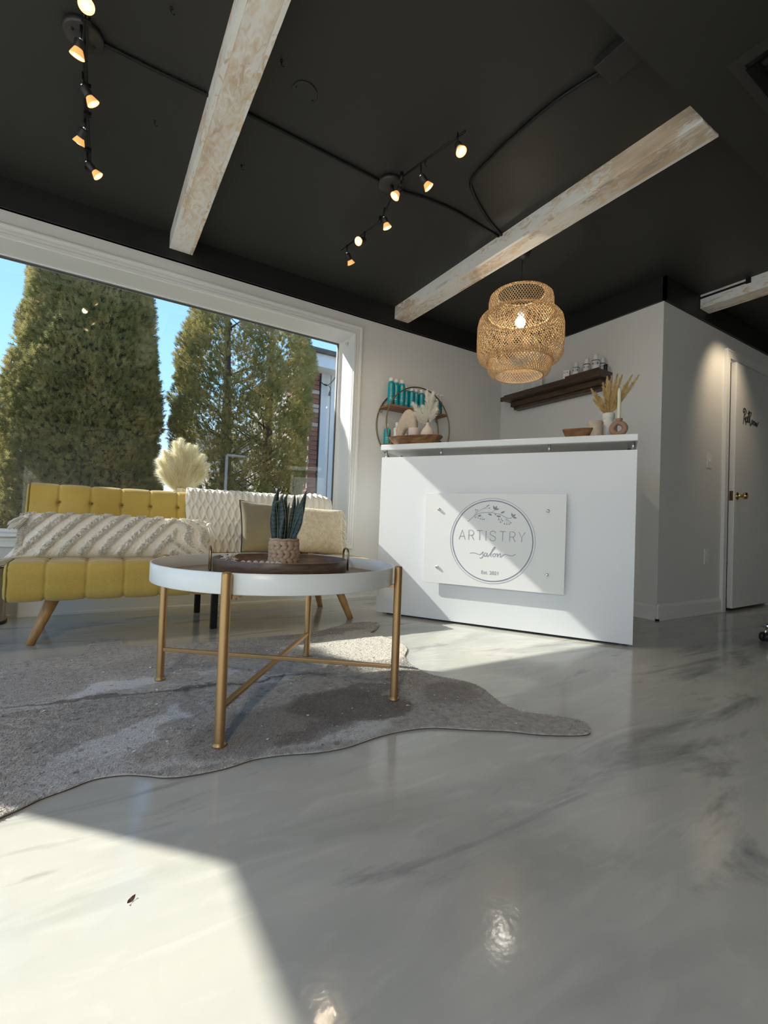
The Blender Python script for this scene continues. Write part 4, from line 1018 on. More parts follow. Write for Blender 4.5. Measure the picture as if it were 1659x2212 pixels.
def tassel(parent, mat, a, b, r, n=46, seed=1):
    """bundle of threads from a to b (local), spreading to radius r"""
    rn = random.Random(seed); m = MB(); A = Vector(a); B = Vector(b)
    for k in range(n):
        o_ = Vector((rn.uniform(-1,1),rn.uniform(-1,1),rn.uniform(-1,1)))*r
        m.tube([A+o_*0.15, A.lerp(B,0.18)+o_*0.55, A.lerp(B,0.6)+o_*0.95, B+o_*0.9+Vector((0,0,rn.uniform(-1,1)*r*0.4))], [0.0012,0.0014,0.0013,0.0008], n=4, cap=False)
    m.ell(A, r*0.7, r*0.7, r*0.6, 10, 6)
    m.tube([A.lerp(B,0.16)+Vector((r*0.55*math.cos(q),r*0.2*math.sin(q),r*0.55*math.sin(q))) for q in np.linspace(0,2*PI,10,endpoint=False)], 0.0016, n=4, closed=True)
    return m.build('tassel', mat, parent)
tassel(lum, M_cream, (-0.400,-0.02,0.095), (-0.452,-0.03,0.048), 0.017, 90, 1)
tassel(lum, M_cream, (-0.395,-0.060,-0.095), (-0.478,-0.135,-0.112), 0.016, 80, 2)
tassel(lum, M_cream, (0.422,-0.02,0.080), (0.450,-0.04,0.018), 0.022, 70, 3)
# olive pillow and sand coloured pillow
mo = Matrix.Rotation(math.radians(8), 4, 'Z') @ Matrix.Rotation(math.radians(-20), 4, 'X') @ Matrix.Rotation(math.radians(4), 4, 'Y')
fold = lambda x, z: 0.006*mnoise.noise(Vector((x*9,z*5,2)))+0.003*mnoise.noise(Vector((x*22,z*22,4)))
ol = pillow('square_cushion', (0.962,2.905,0.545), 0.40, 0.335, 0.13, mo, M_olive, fold, 'olive green linen cushion with black piping, behind the snake plant', 70, 60, 0.05)
pts = []
for k in range(80):
    a = k/80*4; sd = int(a); f = a-sd; u, v = ((-1+2*f,1),(1,1-2*f),(1-2*f,-1),(-1,-1+2*f))[sd]
    pts.append(tuple(mo @ Vector((u*0.2005*(1-0.05*(1-v*v)), 0, v*0.168*(1-0.05*(1-u*u))))))
MB().tube(pts, 0.0038, n=6, closed=True).build('piping', M_piping, ol)
ms = Matrix.Rotation(math.radians(-6), 4, 'Z') @ Matrix.Rotation(math.radians(-16), 4, 'X') @ Matrix.Rotation(math.radians(2), 4, 'Y')
sd_ = pillow('square_cushion', (1.285,2.915,0.540), 0.37, 0.315, 0.15, ms, M_sand, fold, 'sandy cream woven cushion with a knotted fringe at the right end of the sofa', 70, 60, 0.04)
m = MB(); rnd = random.Random(5)
for k in range(26):
    z = 0.15-0.30*k/25
    a = ms @ Vector((0.178,0,z)); 
    P = [a]; 
    for q in range(1,5): P.append(a+ms @ Vector((0.008*q+0.004*math.sin(k+q), rnd.uniform(-0.006,0.006), -0.012*q)))
    m.tube(P, [0.004,0.006,0.0045,0.006,0.002], n=6)
m.build('fringe', M_cream, sd_)

# ---------------- bin at the left end of the sofa
bn = thing('metal_bin', (-0.470,3.190,0.0), 'ribbed steel bin with a black lid at the far left beside the sofa', 'bin')
prof = [(0.100,0.0),(0.102,0.012),(0.100,0.018),(0.100,0.290)]
m = MB(); vs = []; n = 72
for r, z in ((0.100,0.016),(0.100,0.295)):
    for k in range(n): a = 2*PI*k/n; q = r*(1+0.02*(1 if (k//2) % 2 else -1)); vs.append((q*math.cos(a), q*math.sin(a), z))
m.add(vs, [(k,(k+1) % n,n+(k+1) % n,n+k) for k in range(n)]); m.build('ribbed_body', plain('champagne_steel', (0.55,0.48,0.36), 0.3, metal=0.9), bn)
MB().lathe([(0.104,0.0),(0.106,0.004),(0.106,0.015),(0.1,0.016)], n=40).build('base_ring', M_darkplastic, bn)
MB().lathe([(0.104,0.295),(0.106,0.300),(0.106,0.325),(0.098,0.334),(0.001,0.338)], n=40).build('lid', M_darkplastic, bn)

# ================================================================== COWHIDE RUG
RUG = [(-0.28,2.332),(-0.212,2.327),(-0.107,2.334),(-0.026,2.326),(-0.001,2.373),(0.011,2.516),(0.04,2.574),(0.091,2.581),(0.134,2.533),(0.159,2.431),(0.227,2.368),(0.288,2.375),(0.538,2.339),(0.807,2.341),(1.001,2.327),(1.132,2.382),(1.309,2.46),(1.455,2.456),(1.47,2.375),(1.378,2.262),(1.315,2.214),(1.337,2.101),(1.355,1.988),(1.314,1.858),(1.217,1.738),(1.177,1.585),(1.189,1.479),(1.252,1.378),(1.26,1.287),(1.217,1.154),(1.224,1.065),(1.288,1.001),(1.338,0.93),(1.316,0.883),(1.276,0.862),(1.21,0.887),(1.137,0.932),(1.074,0.986),(0.983,1.043),(0.894,1.104),(0.818,1.127),(0.721,1.132),(0.609,1.117),(0.529,1.125),(0.441,1.154),(0.37,1.166),(0.297,1.156),(0.216,1.162),(0.165,1.18),(0.13,1.207),(0.087,1.233),(0.03,1.243),(-0.023,1.223),(-0.067,1.208),(-0.095,1.188),(-0.127,1.17),
 (-0.20,1.12),(-0.30,1.10),(-0.38,1.16),(-0.44,1.30),(-0.52,1.45),(-0.62,1.62),(-0.66,1.85),(-0.60,2.05),(-0.52,2.22),(-0.44,2.34),(-0.36,2.35)]
def rug_mat():
    m, nt, b = new_mat('cowhide'); L = nt.links.new; N = nt.nodes.new
    tc = N('ShaderNodeTexCoord')
    warp = N('ShaderNodeTexNoise'); warp.inputs['Scale'].default_value = 9; warp.inputs['Detail'].default_value = 5; L(tc.outputs['Object'], warp.inputs['Vector'])
    vm = N('ShaderNodeVectorMath'); vm.operation = 'MULTIPLY_ADD'; vm.inputs[1].default_value = (0.16,0.16,0); vm.inputs[2].default_value = (-0.08,-0.08,0); L(warp.outputs['Color'], vm.inputs[0])
    pos = N('ShaderNodeVectorMath'); pos.operation = 'ADD'; L(tc.outputs['Object'], pos.inputs[0]); L(vm.outputs[0], pos.inputs[1])
    fn = N('ShaderNodeTexNoise'); fn.inputs['Scale'].default_value = 60; fn.inputs['Detail'].default_value = 5; L(tc.outputs['Object'], fn.inputs['Vector'])
    base = N('ShaderNodeValToRGB'); base.color_ramp.elements[0].position = 0.3; base.color_ramp.elements[0].color = (0.42,0.385,0.35,1); base.color_ramp.elements[1].position = 0.7; base.color_ramp.elements[1].color = (0.66,0.62,0.575,1); L(fn.outputs[0], base.inputs[0])
    cur = base.outputs[0]
    def blob(cx, cy, rx, ry, rot, col, soft=0.35, k=1.0):
        nonlocal cur
        mp = N('ShaderNodeMapping'); mp.vector_type = 'TEXTURE'; mp.inputs['Location'].default_value = (cx,cy,0); mp.inputs['Rotation'].default_value = (0,0,math.radians(rot)); mp.inputs['Scale'].default_value = (rx,ry,1); L(pos.outputs[0], mp.inputs[0])
        ln = N('ShaderNodeVectorMath'); ln.operation = 'LENGTH'; L(mp.outputs[0], ln.inputs[0])
        r = N('ShaderNodeMapRange'); r.interpolation_type = 'SMOOTHSTEP'; r.inputs[1].default_value = 1.0+soft/2; r.inputs[2].default_value = 1.0-soft/2; r.inputs[3].default_value = 0; r.inputs[4].default_value = k; L(ln.outputs['Value'], r.inputs[0])
        mx = N('ShaderNodeMix'); mx.data_type = 'RGBA'; L(r.outputs[0], mx.inputs[0]); L(cur, mx.inputs[6]); mx.inputs[7].default_value = (*col,1); cur = mx.outputs[2]
    pale = (0.82,0.81,0.80); dark = (0.22,0.185,0.16); mid = (0.34,0.30,0.265)
    blob(0.66,1.21,0.17,0.07,10,pale,0.4,0.7); blob(0.30,1.215,0.22,0.035,-8,pale,0.5,0.6); blob(0.0,1.30,0.12,0.10,0,pale,0.5,0.5)
    blob(1.18,2.0,0.24,0.28,-20,(0.78,0.74,0.66),0.4,0.9)
    blob(0.46,1.32,0.24,0.13,15,mid,0.3,0.8); blob(0.75,1.36,0.20,0.13,-25,dark,0.25,0.9); blob(0.56,1.24,0.12,0.06,10,dark,0.4,0.6); blob(0.88,1.46,0.10,0.07,0,dark,0.3,0.7)
    blob(1.13,1.30,0.11,0.09,0,mid,0.4,0.7); blob(1.05,2.30,0.30,0.05,5,mid,0.4,0.7); blob(0.40,2.10,0.35,0.14,0,mid,0.5,0.5); blob(-0.15,2.0,0.20,0.16,0,mid,0.5,0.4)
    blob(0.10,1.87,0.15,0.055,20,pale,0.35,0.95); blob(0.19,1.50,0.115,0.045,40,pale,0.35,0.95); blob(0.08,1.40,0.11,0.05,10,pale,0.4,0.8); blob(0.62,1.72,0.10,0.035,0,pale,0.4,0.8); blob(0.45,1.88,0.07,0.035,0,pale,0.4,0.6)
    blob(0.25,1.752,0.60,0.013,-6,(0.13,0.11,0.095),0.9,0.8)
    # small dark speckles everywhere
    vo = N('ShaderNodeTexVoronoi'); vo.inputs['Scale'].default_value = 24; L(tc.outputs['Object'], vo.inputs['Vector'])
    sr = N('ShaderNodeMapRange'); sr.inputs[1].default_value = 0.20; sr.inputs[2].default_value = 0.13; sr.inputs[3].default_value = 0; sr.inputs[4].default_value = 0.55; L(vo.outputs['Distance'], sr.inputs[0])
    mx = N('ShaderNodeMix'); mx.data_type = 'RGBA'; L(sr.outputs[0], mx.inputs[0]); L(cur, mx.inputs[6]); mx.inputs[7].default_value = (0.17,0.14,0.12,1); cur = mx.outputs[2]
    L(cur, b.inputs['Base Color']); b.inputs['Roughness'].default_value = 0.85; b.inputs['Sheen Weight'].default_value = 0.25; b.inputs['Specular IOR Level'].default_value = 0.25
    bn = N('ShaderNodeTexNoise'); bn.inputs['Scale'].default_value = 230; bn.inputs['Detail'].default_value = 4; bn.inputs['Distortion'].default_value = 0.6; L(tc.outputs['Object'], bn.inputs['Vector'])
    bp = N('ShaderNodeBump'); bp.inputs['Strength'].default_value = 1.0; bp.inputs['Distance'].default_value = 0.007; L(bn.outputs[0], bp.inputs['Height']); L(bp.outputs[0], b.inputs['Normal'])
    return m
M_rug = rug_mat()
outl = catmull([(x,y,0) for x,y in RUG+[RUG[0]]], 5)[:-1]; outl = [(p.x,p.y) for p in outl]
rug = thing('cowhide_rug', (0,0,0), 'taupe cowhide rug with pale and dark patches lying under the coffee table', 'rug')
bm = bmesh.new(); vs = [bm.verts.new((x,y,0.0065)) for x,y in outl]; f = bm.faces.new(vs)
if f.normal.z < 0: f.normal_flip()
bmesh.ops.triangulate(bm, faces=bm.faces[:])
lo = [bm.verts.new((x,y,0.0032)) for x,y in outl]; n = len(outl)
for i in range(n): bm.faces.new((vs[i],vs[(i+1) % n],lo[(i+1) % n],lo[i]))
bmesh.ops.recalc_face_normals(bm, faces=bm.faces[:])
me = bpy.data.meshes.new('hide'); bm.to_mesh(me); bm.free(); me.materials.append(M_rug)
o = bpy.data.objects.new('hide', me); COL.objects.link(o); o.parent = rug
MB().prism([(x,y) for x,y in outl], 0.0003, 0.0032).build('backing', plain('dark_suede_backing', (0.10,0.075,0.06), 0.9), rug)
# short pile
poly = np.array(outl)
def inside(P):
    x, y = P[:,0], P[:,1]; c = np.zeros(len(P), bool); n = len(poly)
    for i in range(n):
        x1,y1 = poly[i]; x2,y2 = poly[(i+1) % n]
        k = ((y1 > y) != (y2 > y)) & (x < (x2-x1)*(y-y1)/((y2-y1) if y2 != y1 else 1e-9)+x1); c ^= k
    return c
def scatter(n, box):
    P = rng.uniform((box[0],box[1]), (box[2],box[3]), (n,2)); return P[inside(P)]
P = np.concatenate([scatter(150000, (-0.35,0.85,1.4,1.75)), scatter(60000, (-0.68,1.7,1.5,2.6))])
edge = np.repeat(poly, 5, axis=0)+rng.normal(0,0.0015,(len(poly)*5,2)); P = np.concatenate([P, edge])
k = len(P); an = rng.uniform(0,2*PI,k); ln = rng.uniform(0.0025,0.0060,k); lean = np.stack([rng.normal(0.5,0.6,k), rng.normal(-0.3,0.6,k)],1)*ln[:,None]; wd = 0.0012
c = np.stack([np.cos(an),np.sin(an)],1)*wd
V = np.zeros((k,3,3)); V[:,0,:2] = P-c; V[:,1,:2] = P+c; V[:,0,2] = V[:,1,2] = 0.0063; V[:,2,:2] = P+lean; V[:,2,2] = 0.0065+ln*0.75
o = np_obj('hide_pile', V.reshape(-1,3), np.arange(3*k).reshape(k,3), M_rug, rug); o['kind'] = 'stuff'
P = scatter(420, (-0.3,1.0,1.3,2.4)); k = len(P); V = []; F = []
for i, (x, y) in enumerate(P):
    r = rng.uniform(0.0014,0.0052); a0 = rng.uniform(0,PI)
    b0 = len(V); tl = rng.uniform(-0.4,0.4)
    for q in range(5): V.append((x+r*math.cos(a0+q*1.257)*rng.uniform(.6,1.3), y+0.6*r*math.sin(a0+q*1.257), 0.0115+tl*r*math.cos(q*1.257)))
    F += [(b0,b0+1,b0+2),(b0,b0+2,b0+3),(b0,b0+3,b0+4)]
o = np_obj('foil_flecks', np.array(V), np.array(F), M_foil, rug); o['kind'] = 'stuff'
# dry leaf scrap on the sunlit floor
import itertools
lf = MB(); lf.grid(5,3, lambda a,b: (0.016*(a-0.5),0.006*(b-0.5)*(1-(2*a-1)**2)+0.002*a,0.0008+0.003*abs(a-0.5)+0.003*b))
o = lf.build('dry_leaf', M_bark); o.location = (0.079,0.83,0.0); tag(o, 'small dry leaf scrap lying on the sunlit floor at lower left', 'leaf'); o.rotation_euler = (0,0,0.6)

# ================================================================== RING SHELF on the window wall
RXC, RZC, RR_ = 2.285, 1.430, 0.325
rs_ = thing('ring_shelf', (RXC,WY-0.09,RZC), 'round double hoop metal wall shelf with two reddish wood boards behind the desk', 'shelf')
for y in (0.082, -0.072):
    P = [(RR_*math.cos(a),y,RR_*math.sin(a)) for a in np.linspace(0,2*PI,90,endpoint=False)]
    MB().tube(P, 0.0058, n=8, closed=True).build('hoop', M_ringbrass, rs_)
MB().box((-0.298,-0.074,0.128), (0.298,0.084,0.144)).build('wood_board', M_ringwood, rs_)
MB().box((-0.278,-0.074,-0.186), (0.278,0.084,-0.170)).build('wood_board', M_ringwood, rs_)
for s in (-1, 1):
    P = [(s*0.292+0.010*math.cos(a),0.070,0.110+0.014*math.sin(a)) for a in np.linspace(0,2*PI,14,endpoint=False)]
    MB().tube(P, 0.0022, n=6, closed=True).build('hanging_eye', M_ringbrass, rs_)
# bottles ---------------------------------------------------------------
def text_on(parent, s, size, mat, y, z, rot=(PI/2,-PI/2,0), name='print'):
    return text_obj(name, s, size, mat, parent, (0.006,y,z), rot, 0.0002)
def spray_can(h, r, cap_h, label, group):
    t = thing('spray_can', (0,0,0), label, 'bottle', group)
    b = h-cap_h
    MB().lathe([(r*0.96,0.0),(r,0.003),(r,b-0.020),(r*0.93,b-0.008),(r*0.72,b)], n=24).build('can_body', M_teal, t)
    MB().lathe([(r*0.70,b),(r*0.70,h-0.004),(r*0.62,h)], n=20).build('cap', M_whiteplastic, t)
    text_on(t, 'MOROCCANOIL', r*0.62, M_label_light, -r-0.0003, b*0.60, (PI/2,-PI/2,0))
    MB().box((-r*0.45,-r*1.004,b*0.30), (r*0.45,-r*0.985,b*0.32)).box((-r*0.4,-r*1.004,b*0.24), (r*0.4,-r*0.985,b*0.25)).build('print_lines', M_label_light, t)
    q = text_obj('letter_print', 'M', r*0.7, M_orange, t, (0,-r-0.0004,b*0.80), (PI/2,0,0), 0.0002)
    return t
def pump(h, r, label, group, mat):
    t = thing('pump_bottle', (0,0,0), label, 'bottle', group); b = h*0.68
    MB().lathe([(r*0.96,0),(r,0.003),(r,b-0.014),(r*0.8,b-0.004),(r*0.45,b)], n=22).build('bottle_body', mat, t)
    MB().lathe([(r*0.45,b),(r*0.45,b+0.014),(r*0.18,b+0.016),(r*0.18,h-0.014)], n=14).tube([(0,0,h-0.012),(0,-0.018,h-0.006),(0,-0.026,h-0.014)], 0.0042, n=8).lathe([(0.007,h-0.018),(0.009,h-0.008),(0.006,h)], n=14).build('pump_head', M_whiteplastic, t)
    MB().box((-r*0.5,-r*1.006,b*0.35), (r*0.5,-r*0.985,b*0.37)).box((-r*0.4,-r*1.006,b*0.55), (r*0.4,-r*0.985,b*0.57)).build('print_lines', M_label_light, t)
    return t
FACE = math.radians(-32)   # labels turned towards the room
ZT = RZC+0.1442
ord_ = ['first', 'second', 'third', 'fourth', 'fifth']
can0 = spray_can(0.240, 0.0262, 0.031, 'x', 'tall teal spray cans'); can1 = spray_can(0.196, 0.0240, 0.030, 'x', 'shorter teal spray cans')
pum = pump(0.196, 0.0195, 'x', 'teal pump bottles', M_teal_dark)
xs_ = [2.048,2.104,2.157,2.208,2.258,2.310,2.362,2.412]
for i in range(8):
    src = can0 if i < 3 else can1; j = i if i < 3 else i-3
    c = src if j == 0 else copy_tree(src)
    c.location = (xs_[i], 3.268+(0.006 if i % 2 else -0.004), ZT); c.rotation_euler = (0,0,FACE+0.05*math.sin(i*3))
    c['label'] = ('tall teal spray can with white cap, %s from the left on the ring shelf' % ord_[j]) if i < 3 else ('shorter teal white-capped can on the ring shelf, %s after the three tall ones' % ord_[j])
xs2 = [2.456,2.496,2.535,2.570]
lb = ['teal pump bottle on the ring shelf beside the last white-capped spray can', 'teal pump bottle on the upper ring shelf, second of the four pump bottles', 'dark teal glass pump bottle, second from the right on the upper ring shelf', 'dark teal glass pump bottle at the right end of the upper ring shelf']
for i, x in enumerate(xs2):
    c = pum if i == 0 else copy_tree(pum); c.location = (x,3.268,ZT); c.rotation_euler = (0,0,FACE+0.4*i-0.3); c['label'] = lb[i]
ZL = RZC-0.1698
def tube_box(x, y, z, w, h, label, mat=M_teal):
    t = thing('product_carton', (x,y,z), label, 'carton', rz=FACE)
    MB().box((-w/2,-0.018,0.0), (w/2,0.018,h), bev=0.001).build('carton_body', mat, t)
    MB().box((-w*0.3,-0.0186,h*0.4), (w*0.3,-0.0181,h*0.43)).box((-w*0.25,-0.0186,h*0.3), (w*0.25,-0.0181,h*0.32)).build('print_lines', M_label_light, t)
    return t
def flat_bottle(x, y, z, h, body, label, let=True):
    t = thing('shampoo_bottle', (x,y,z), label, 'bottle', rz=FACE); b = h*0.77
    MB().lathe([(0.026,0),(0.0275,0.003),(0.0285,b-0.012),(0.025,b-0.002),(0.014,b)], n=24, sy=0.62).build('bottle_body', body, t)
    MB().lathe([(0.0135,b),(0.0135,h-0.003),(0.011,h)], n=18).build('cap', M_whiteplastic, t)
    if let: text_obj('letter_print', 'M', 0.024, M_orange, t, (0,-0.0188,b*0.74), (PI/2,0,0), 0.0002)
    MB().box((-0.012,-0.0185,b*0.45), (0.012,-0.0165,b*0.47)).box((-0.010,-0.0185,b*0.36), (0.010,-0.0165,b*0.37)).build('print_lines', M_label_light, t)
    return t
tb = tube_box(2.030, 3.268, ZL, 0.034, 0.130, 'teal carton at the left end of the lower ring shelf')
flat_bottle(2.050, 3.300, ZL, 0.175, M_teal, 'teal bottle with white cap at the left end of the lower ring shelf, half hidden', False)
flat_bottle(2.096, 3.225, ZL, 0.182, M_whiteplastic, 'white bottle with white cap and orange letter on the lower ring shelf')
flat_bottle(2.205, 3.280, ZL, 0.150, M_whiteplastic, 'white bottle on the lower ring shelf seen through the arch sculpture', True)
tube_box(2.262, 3.260, ZL, 0.040, 0.120, 'teal carton on the lower ring shelf behind the small sand cup')
tube_box(2.330, 3.285, ZL, 0.050, 0.170, 'tall teal carton on the lower ring shelf behind the white plumes')
tube_box(2.475, 3.290, ZL, 0.050, 0.110, 'short teal carton on the lower ring shelf right of the blush vase')
t = thing('mousse_bottle', (2.545,3.235,ZL), 'teal foam bottle with clear dome cap at the right end of the lower ring shelf', 'bottle', rz=FACE)
MB().lathe([(0.021,0),(0.022,0.003),(0.022,0.078),(0.019,0.086)], n=22).build('bottle_body', M_teal_dark, t)
MB().lathe([(0.0215,0.086),(0.0215,0.098),(0.008,0.100),(0.008,0.112)], n=20).build('collar', M_whiteplastic, t)
MB().lathe([(0.019,0.112),(0.0195,0.130),(0.017,0.142),(0.009,0.147)], n=20).build('dome_cap', M_clearcap, t)

# ================================================================== THINGS ON THE DESK SHELF
ZD = 1.1373
def on_desk(name, u, v, label, cat, rz=0.0):
    x, y, z = desk_pt(u, v, ZD); return thing(name, (x,y,z), label, cat, rz=DA+rz)
def dough_bowl(u, v, L, W, H, label, rz=0.0):
    t = on_desk('wooden_bowl', u, v, label, 'bowl', rz); m = MB()
    # faceted carved trencher: outer skin and hollow
    def ringp(a, l, w, z, n=20):
        out = []
        for k in range(n):
            q = 2*PI*k/n; cx_ = math.copysign(abs(math.cos(q))**0.75, math.cos(q)); sy_ = math.copysign(abs(math.sin(q))**0.75, math.sin(q)); out.append((cx_*l/2, sy_*w/2, z+0.004*abs(math.cos(q))**3))
        return out
    rings = [ringp(0,L*0.70,W*0.55,0.0005), ringp(0,L*0.74,W*0.62,0.003), ringp(0,L,W,H*0.93), ringp(0,L*0.985,W*0.97,H), ringp(0,L*0.90,W*0.84,H*0.97), ringp(0,L*0.80,W*0.7,H*0.76)]
    n = 20; vs = [p for r in rings for p in r]
    fs = [(i*n+k, i*n+(k+1) % n, (i+1)*n+(k+1) % n, (i+1)*n+k) for i in range(len(rings)-1) for k in range(n)]+[tuple(range(n))[::-1], tuple(len(rings)*n-n+k for k in range(n))]
    m.add(vs, fs); m.build('bowl_body', M_bowlwood, t); return t
dough_bowl(0.195, 0.105, 0.385, 0.185, 0.062, 'long brown carved wooden tray at the left end of the desk shelf')
# arch sculpture
t = thing('arch_sculpture', desk_pt(0.112,0.140,ZD+0.0478), 'rounded sand stone arch sculpture leaning left on the wooden tray', 'sculpture', rz=DA)
m = MB()
P = catmull([(-0.055,0,0.014),(-0.056,0,0.075),(-0.018,0,0.138),(0.035,0,0.128),(0.062,0,0.085),(0.060,0,0.040)], 8)
R = [0.030+0.008*math.sin(PI*k/(len(P)-1))-0.004*(k/(len(P)-1)) for k in range(len(P))]
vs = []; fs = []; n = 18
# flat slab arch: explicit outline with rounded edges
outer = catmull([(-0.078,0,0.002),(-0.083,0,0.060),(-0.060,0,0.120),(-0.012,0,0.172),(0.035,0,0.178),(0.072,0,0.150),(0.092,0,0.100),(0.090,0,0.045),(0.080,0,0.002)], 6)
inner = catmull([(-0.026,0,0.002),(-0.022,0,0.035),(-0.004,0,0.062),(0.020,0,0.066),(0.036,0,0.052),(0.042,0,0.030),(0.042,0,0.016),(0.041,0,0.008),(0.040,0,0.002)], 6)
ni = len(outer)
prof6 = [(0.0,0.55),(0.12,0.9),(0.35,1.0),(0.65,1.0),(0.88,0.9),(1.0,0.55)]
loops = [(f_, s_) for f_, s_ in prof6]+[(f_, -s_) for f_, s_ in prof6[::-1]]
for i in range(ni):
    for f_, s_ in loops:
        p = outer[i].lerp(inner[i], f_); vs.append((p.x, s_*0.021, p.z))
K = len(loops)
fs = [(i*K+k, i*K+(k+1) % K, (i+1)*K+(k+1) % K, (i+1)*K+k) for i in range(ni-1) for k in range(K)]+[tuple(range(K)), tuple((ni-1)*K+k for k in range(K))[::-1]]
m.add([(p[0]*0.86,p[1]*1.12,p[2]*1.20) for p in vs], fs, True); m.build('arch_body', M_cer_sand, t)
t = thing('ceramic_cup', desk_pt(0.192,0.085,ZD+0.0478), 'small straight-sided blush cup on the wooden tray before the arch sculpture', 'cup')
MB().lathe([(0.036,0),(0.038,0.002),(0.038,0.070),(0.0365,0.072),(0.034,0.070),(0.033,0.006)], n=28).build('cup_body', M_cer_pink, t)
vb = thing('bud_vase', desk_pt(0.283,0.105,ZD+0.0478), 'blush bud vase with narrow neck holding white plumes on the wooden tray', 'vase')
MB().lathe([(0.038,0.0),(0.042,0.003),(0.046,0.022),(0.045,0.042),(0.033,0.066),(0.017,0.084),(0.0105,0.096),(0.011,0.108),(0.0095,0.110),(0.008,0.100)], n=32, cap1=False).build('vase_body', M_cer_pink, vb)

def plumes(name, loc, specs, mat, label, cat, strand, width, nst, stem_mat, seed=1, up=0.5, droop=0.25, rz=0.0):
    """specs: list of (base, tip, bend, start fraction, max strand length) in local coordinates"""
    rnd = np.random.default_rng(seed); t = thing(name, loc, label, cat, rz=rz)
    for (a, b, bend, st, sl) in specs:
        A = Vector(a); B = Vector(b); D = B-A; L = D.length; side = Vector(bend)
        def pt(s): return A+D*s+side*math.sin(PI*min(s,1)*0.5)*s
        sm = MB().tube([pt(s) for s in np.linspace(0,0.97,10)], [0.0016]*6+[0.0012]*2+[0.0008]*2, n=5)
        so = sm.build('stem', stem_mat, t)
        n = nst; s = st+(1-st)*rnd.random(n)**0.85; az = rnd.uniform(0,2*PI,n)
        env = np.sin(PI*np.clip((s-st)/(1.0-st)*0.86+0.14,0,1))**0.55
        ln = sl*env*rnd.uniform(0.35,1.15,n)
        V = np.zeros((n,6,3)); dn = np.array(D.normalized())
        P0 = np.array([pt(q) for q in s])
        tmp = np.cross(dn, (0.13,0.4,0.9)); e1_ = tmp/np.linalg.norm(tmp); e2_ = np.cross(dn, e1_)
        rad = np.cos(az)[:,None]*e1_+np.sin(az)[:,None]*e2_
        d0 = dn*up+rad*rnd.uniform(0.35,1.0,n)[:,None]*0.8; d0 /= np.linalg.norm(d0,axis=1)[:,None]
        P1 = P0+d0*ln[:,None]*0.5
        d1 = d0+np.array((0,0,-droop)); P2 = P1+d1*ln[:,None]*0.5
        wv = np.cross(d0, rnd.normal(size=(n,3))); wv /= np.linalg.norm(wv,axis=1)[:,None]; wv *= width/2
        V[:,0] = P0-wv*0.8; V[:,1] = P0+wv*0.8; V[:,2] = P1+wv; V[:,3] = P1-wv; V[:,4] = P2+wv*0.3; V[:,5] = P2-wv*0.3
        base = np.arange(n)[:,None]*6
        F = np.concatenate([base+np.array([0,1,2,3]), base+np.array([3,2,4,5])])
        np_obj('plume', V.reshape(-1,3), F, mat, t)
    return t
# white plumes in the bud vase (frame: local x along the desk shelf)
sp_ = []
for (dx, dy, h_) in ((-0.105,0.0,0.155),(-0.085,-0.02,0.080),(-0.045,0.02,0.135),(-0.012,0.0,0.235),(0.030,-0.01,0.215),(0.050,0.015,0.150),(-0.050,-0.02,0.045),(0.012,0.02,0.17),(0.055,0.0,0.10)):
    sp_.append(((0,0,-0.01),(dx,dy,h_),(dx*0.15,0,0),0.16,0.040))
plumes('pampas_bunch', tuple(Vector(desk_pt(0.283,0.105,ZD+0.0478))+Vector((0,0,0.102))), sp_, M_pampas_white, 'spray of white feathery plumes in the blush bud vase', 'dried grass', 0, 0.0017, 900, M_bark, 4, 0.7, 0.2, rz=DA)

dough_bowl(1.222, 0.110, 0.175, 0.12, 0.058, 'small angular wooden bowl on the right half of the desk shelf')
t = on_desk('pillar_candle', 1.312, 0.120, 'plain sand coloured cylinder candle between the wooden bowl and white vase', 'candle')
MB().lathe([(0.040,0.0),(0.0415,0.003),(0.0415,0.100),(0.039,0.104),(0.003,0.1045)], n=36).build('candle_body', M_cer_sand, t)
wvz = on_desk('ceramic_vase', 1.378, 0.185, 'matte white ribbed-neck vase holding golden dried grass on the desk shelf', 'vase')
MB().lathe([(0.040,0.0),(0.044,0.004),(0.048,0.035),(0.048,0.082),(0.042,0.103),(0.032,0.112),(0.027,0.118),(0.027,0.123),(0.033,0.130),(0.0335,0.156),(0.031,0.161),(0.027,0.156),(0.024,0.122)], n=36, cap1=False).build('vase_body', M_cer_white, wvz)
sp_ = []
for (dx, dy, h_) in ((-0.082,0.0,0.165),(-0.062,0.02,0.145),(-0.070,0.0,0.10),(-0.030,0.03,0.205),(-0.010,-0.02,0.225),(0.010,0.01,0.235),(0.035,0.0,0.240),(0.055,-0.02,0.225),(0.100,0.02,0.232),(0.128,0.0,0.222),(0.085,-0.02,0.185),(0.035,0.02,0.160),(-0.045,-0.01,0.110),(0.105,-0.02,0.17),(0.0,0.0,0.13),(0.06,0.0,0.13)):
    sp_.append(((0,0,-0.02),(dx,dy,h_),(dx*0.2,0,0.0),0.16,0.030))
plumes('dried_grass', desk_pt(1.378,0.185,ZD+0.152), sp_, M_pampas_gold, 'bunch of golden dried grass plumes in the white vase', 'dried grass', 0, 0.0021, 620, M_pampas_gold, 5, 1.1, 0.05, rz=DA)
t = on_desk('candle_holder', 1.432, 0.085, 'brown clay doughnut shaped candle holder at the right end of the desk shelf', 'candle holder')
m = MB(); vs = []; n1, n2 = 40, 18
def donut(a, b):
    A_ = 2*PI*a; B_ = 2*PI*b; R0 = 0.0305; r0 = 0.0135*(1.0+0.12*abs(math.cos(A_)))
    return ((R0+r0*math.cos(B_))*math.cos(A_)*1.05, r0*1.15*math.sin(B_), 0.050+(R0+r0*math.cos(B_))*math.sin(A_))
m.grid(n1, n2, donut, True, True)
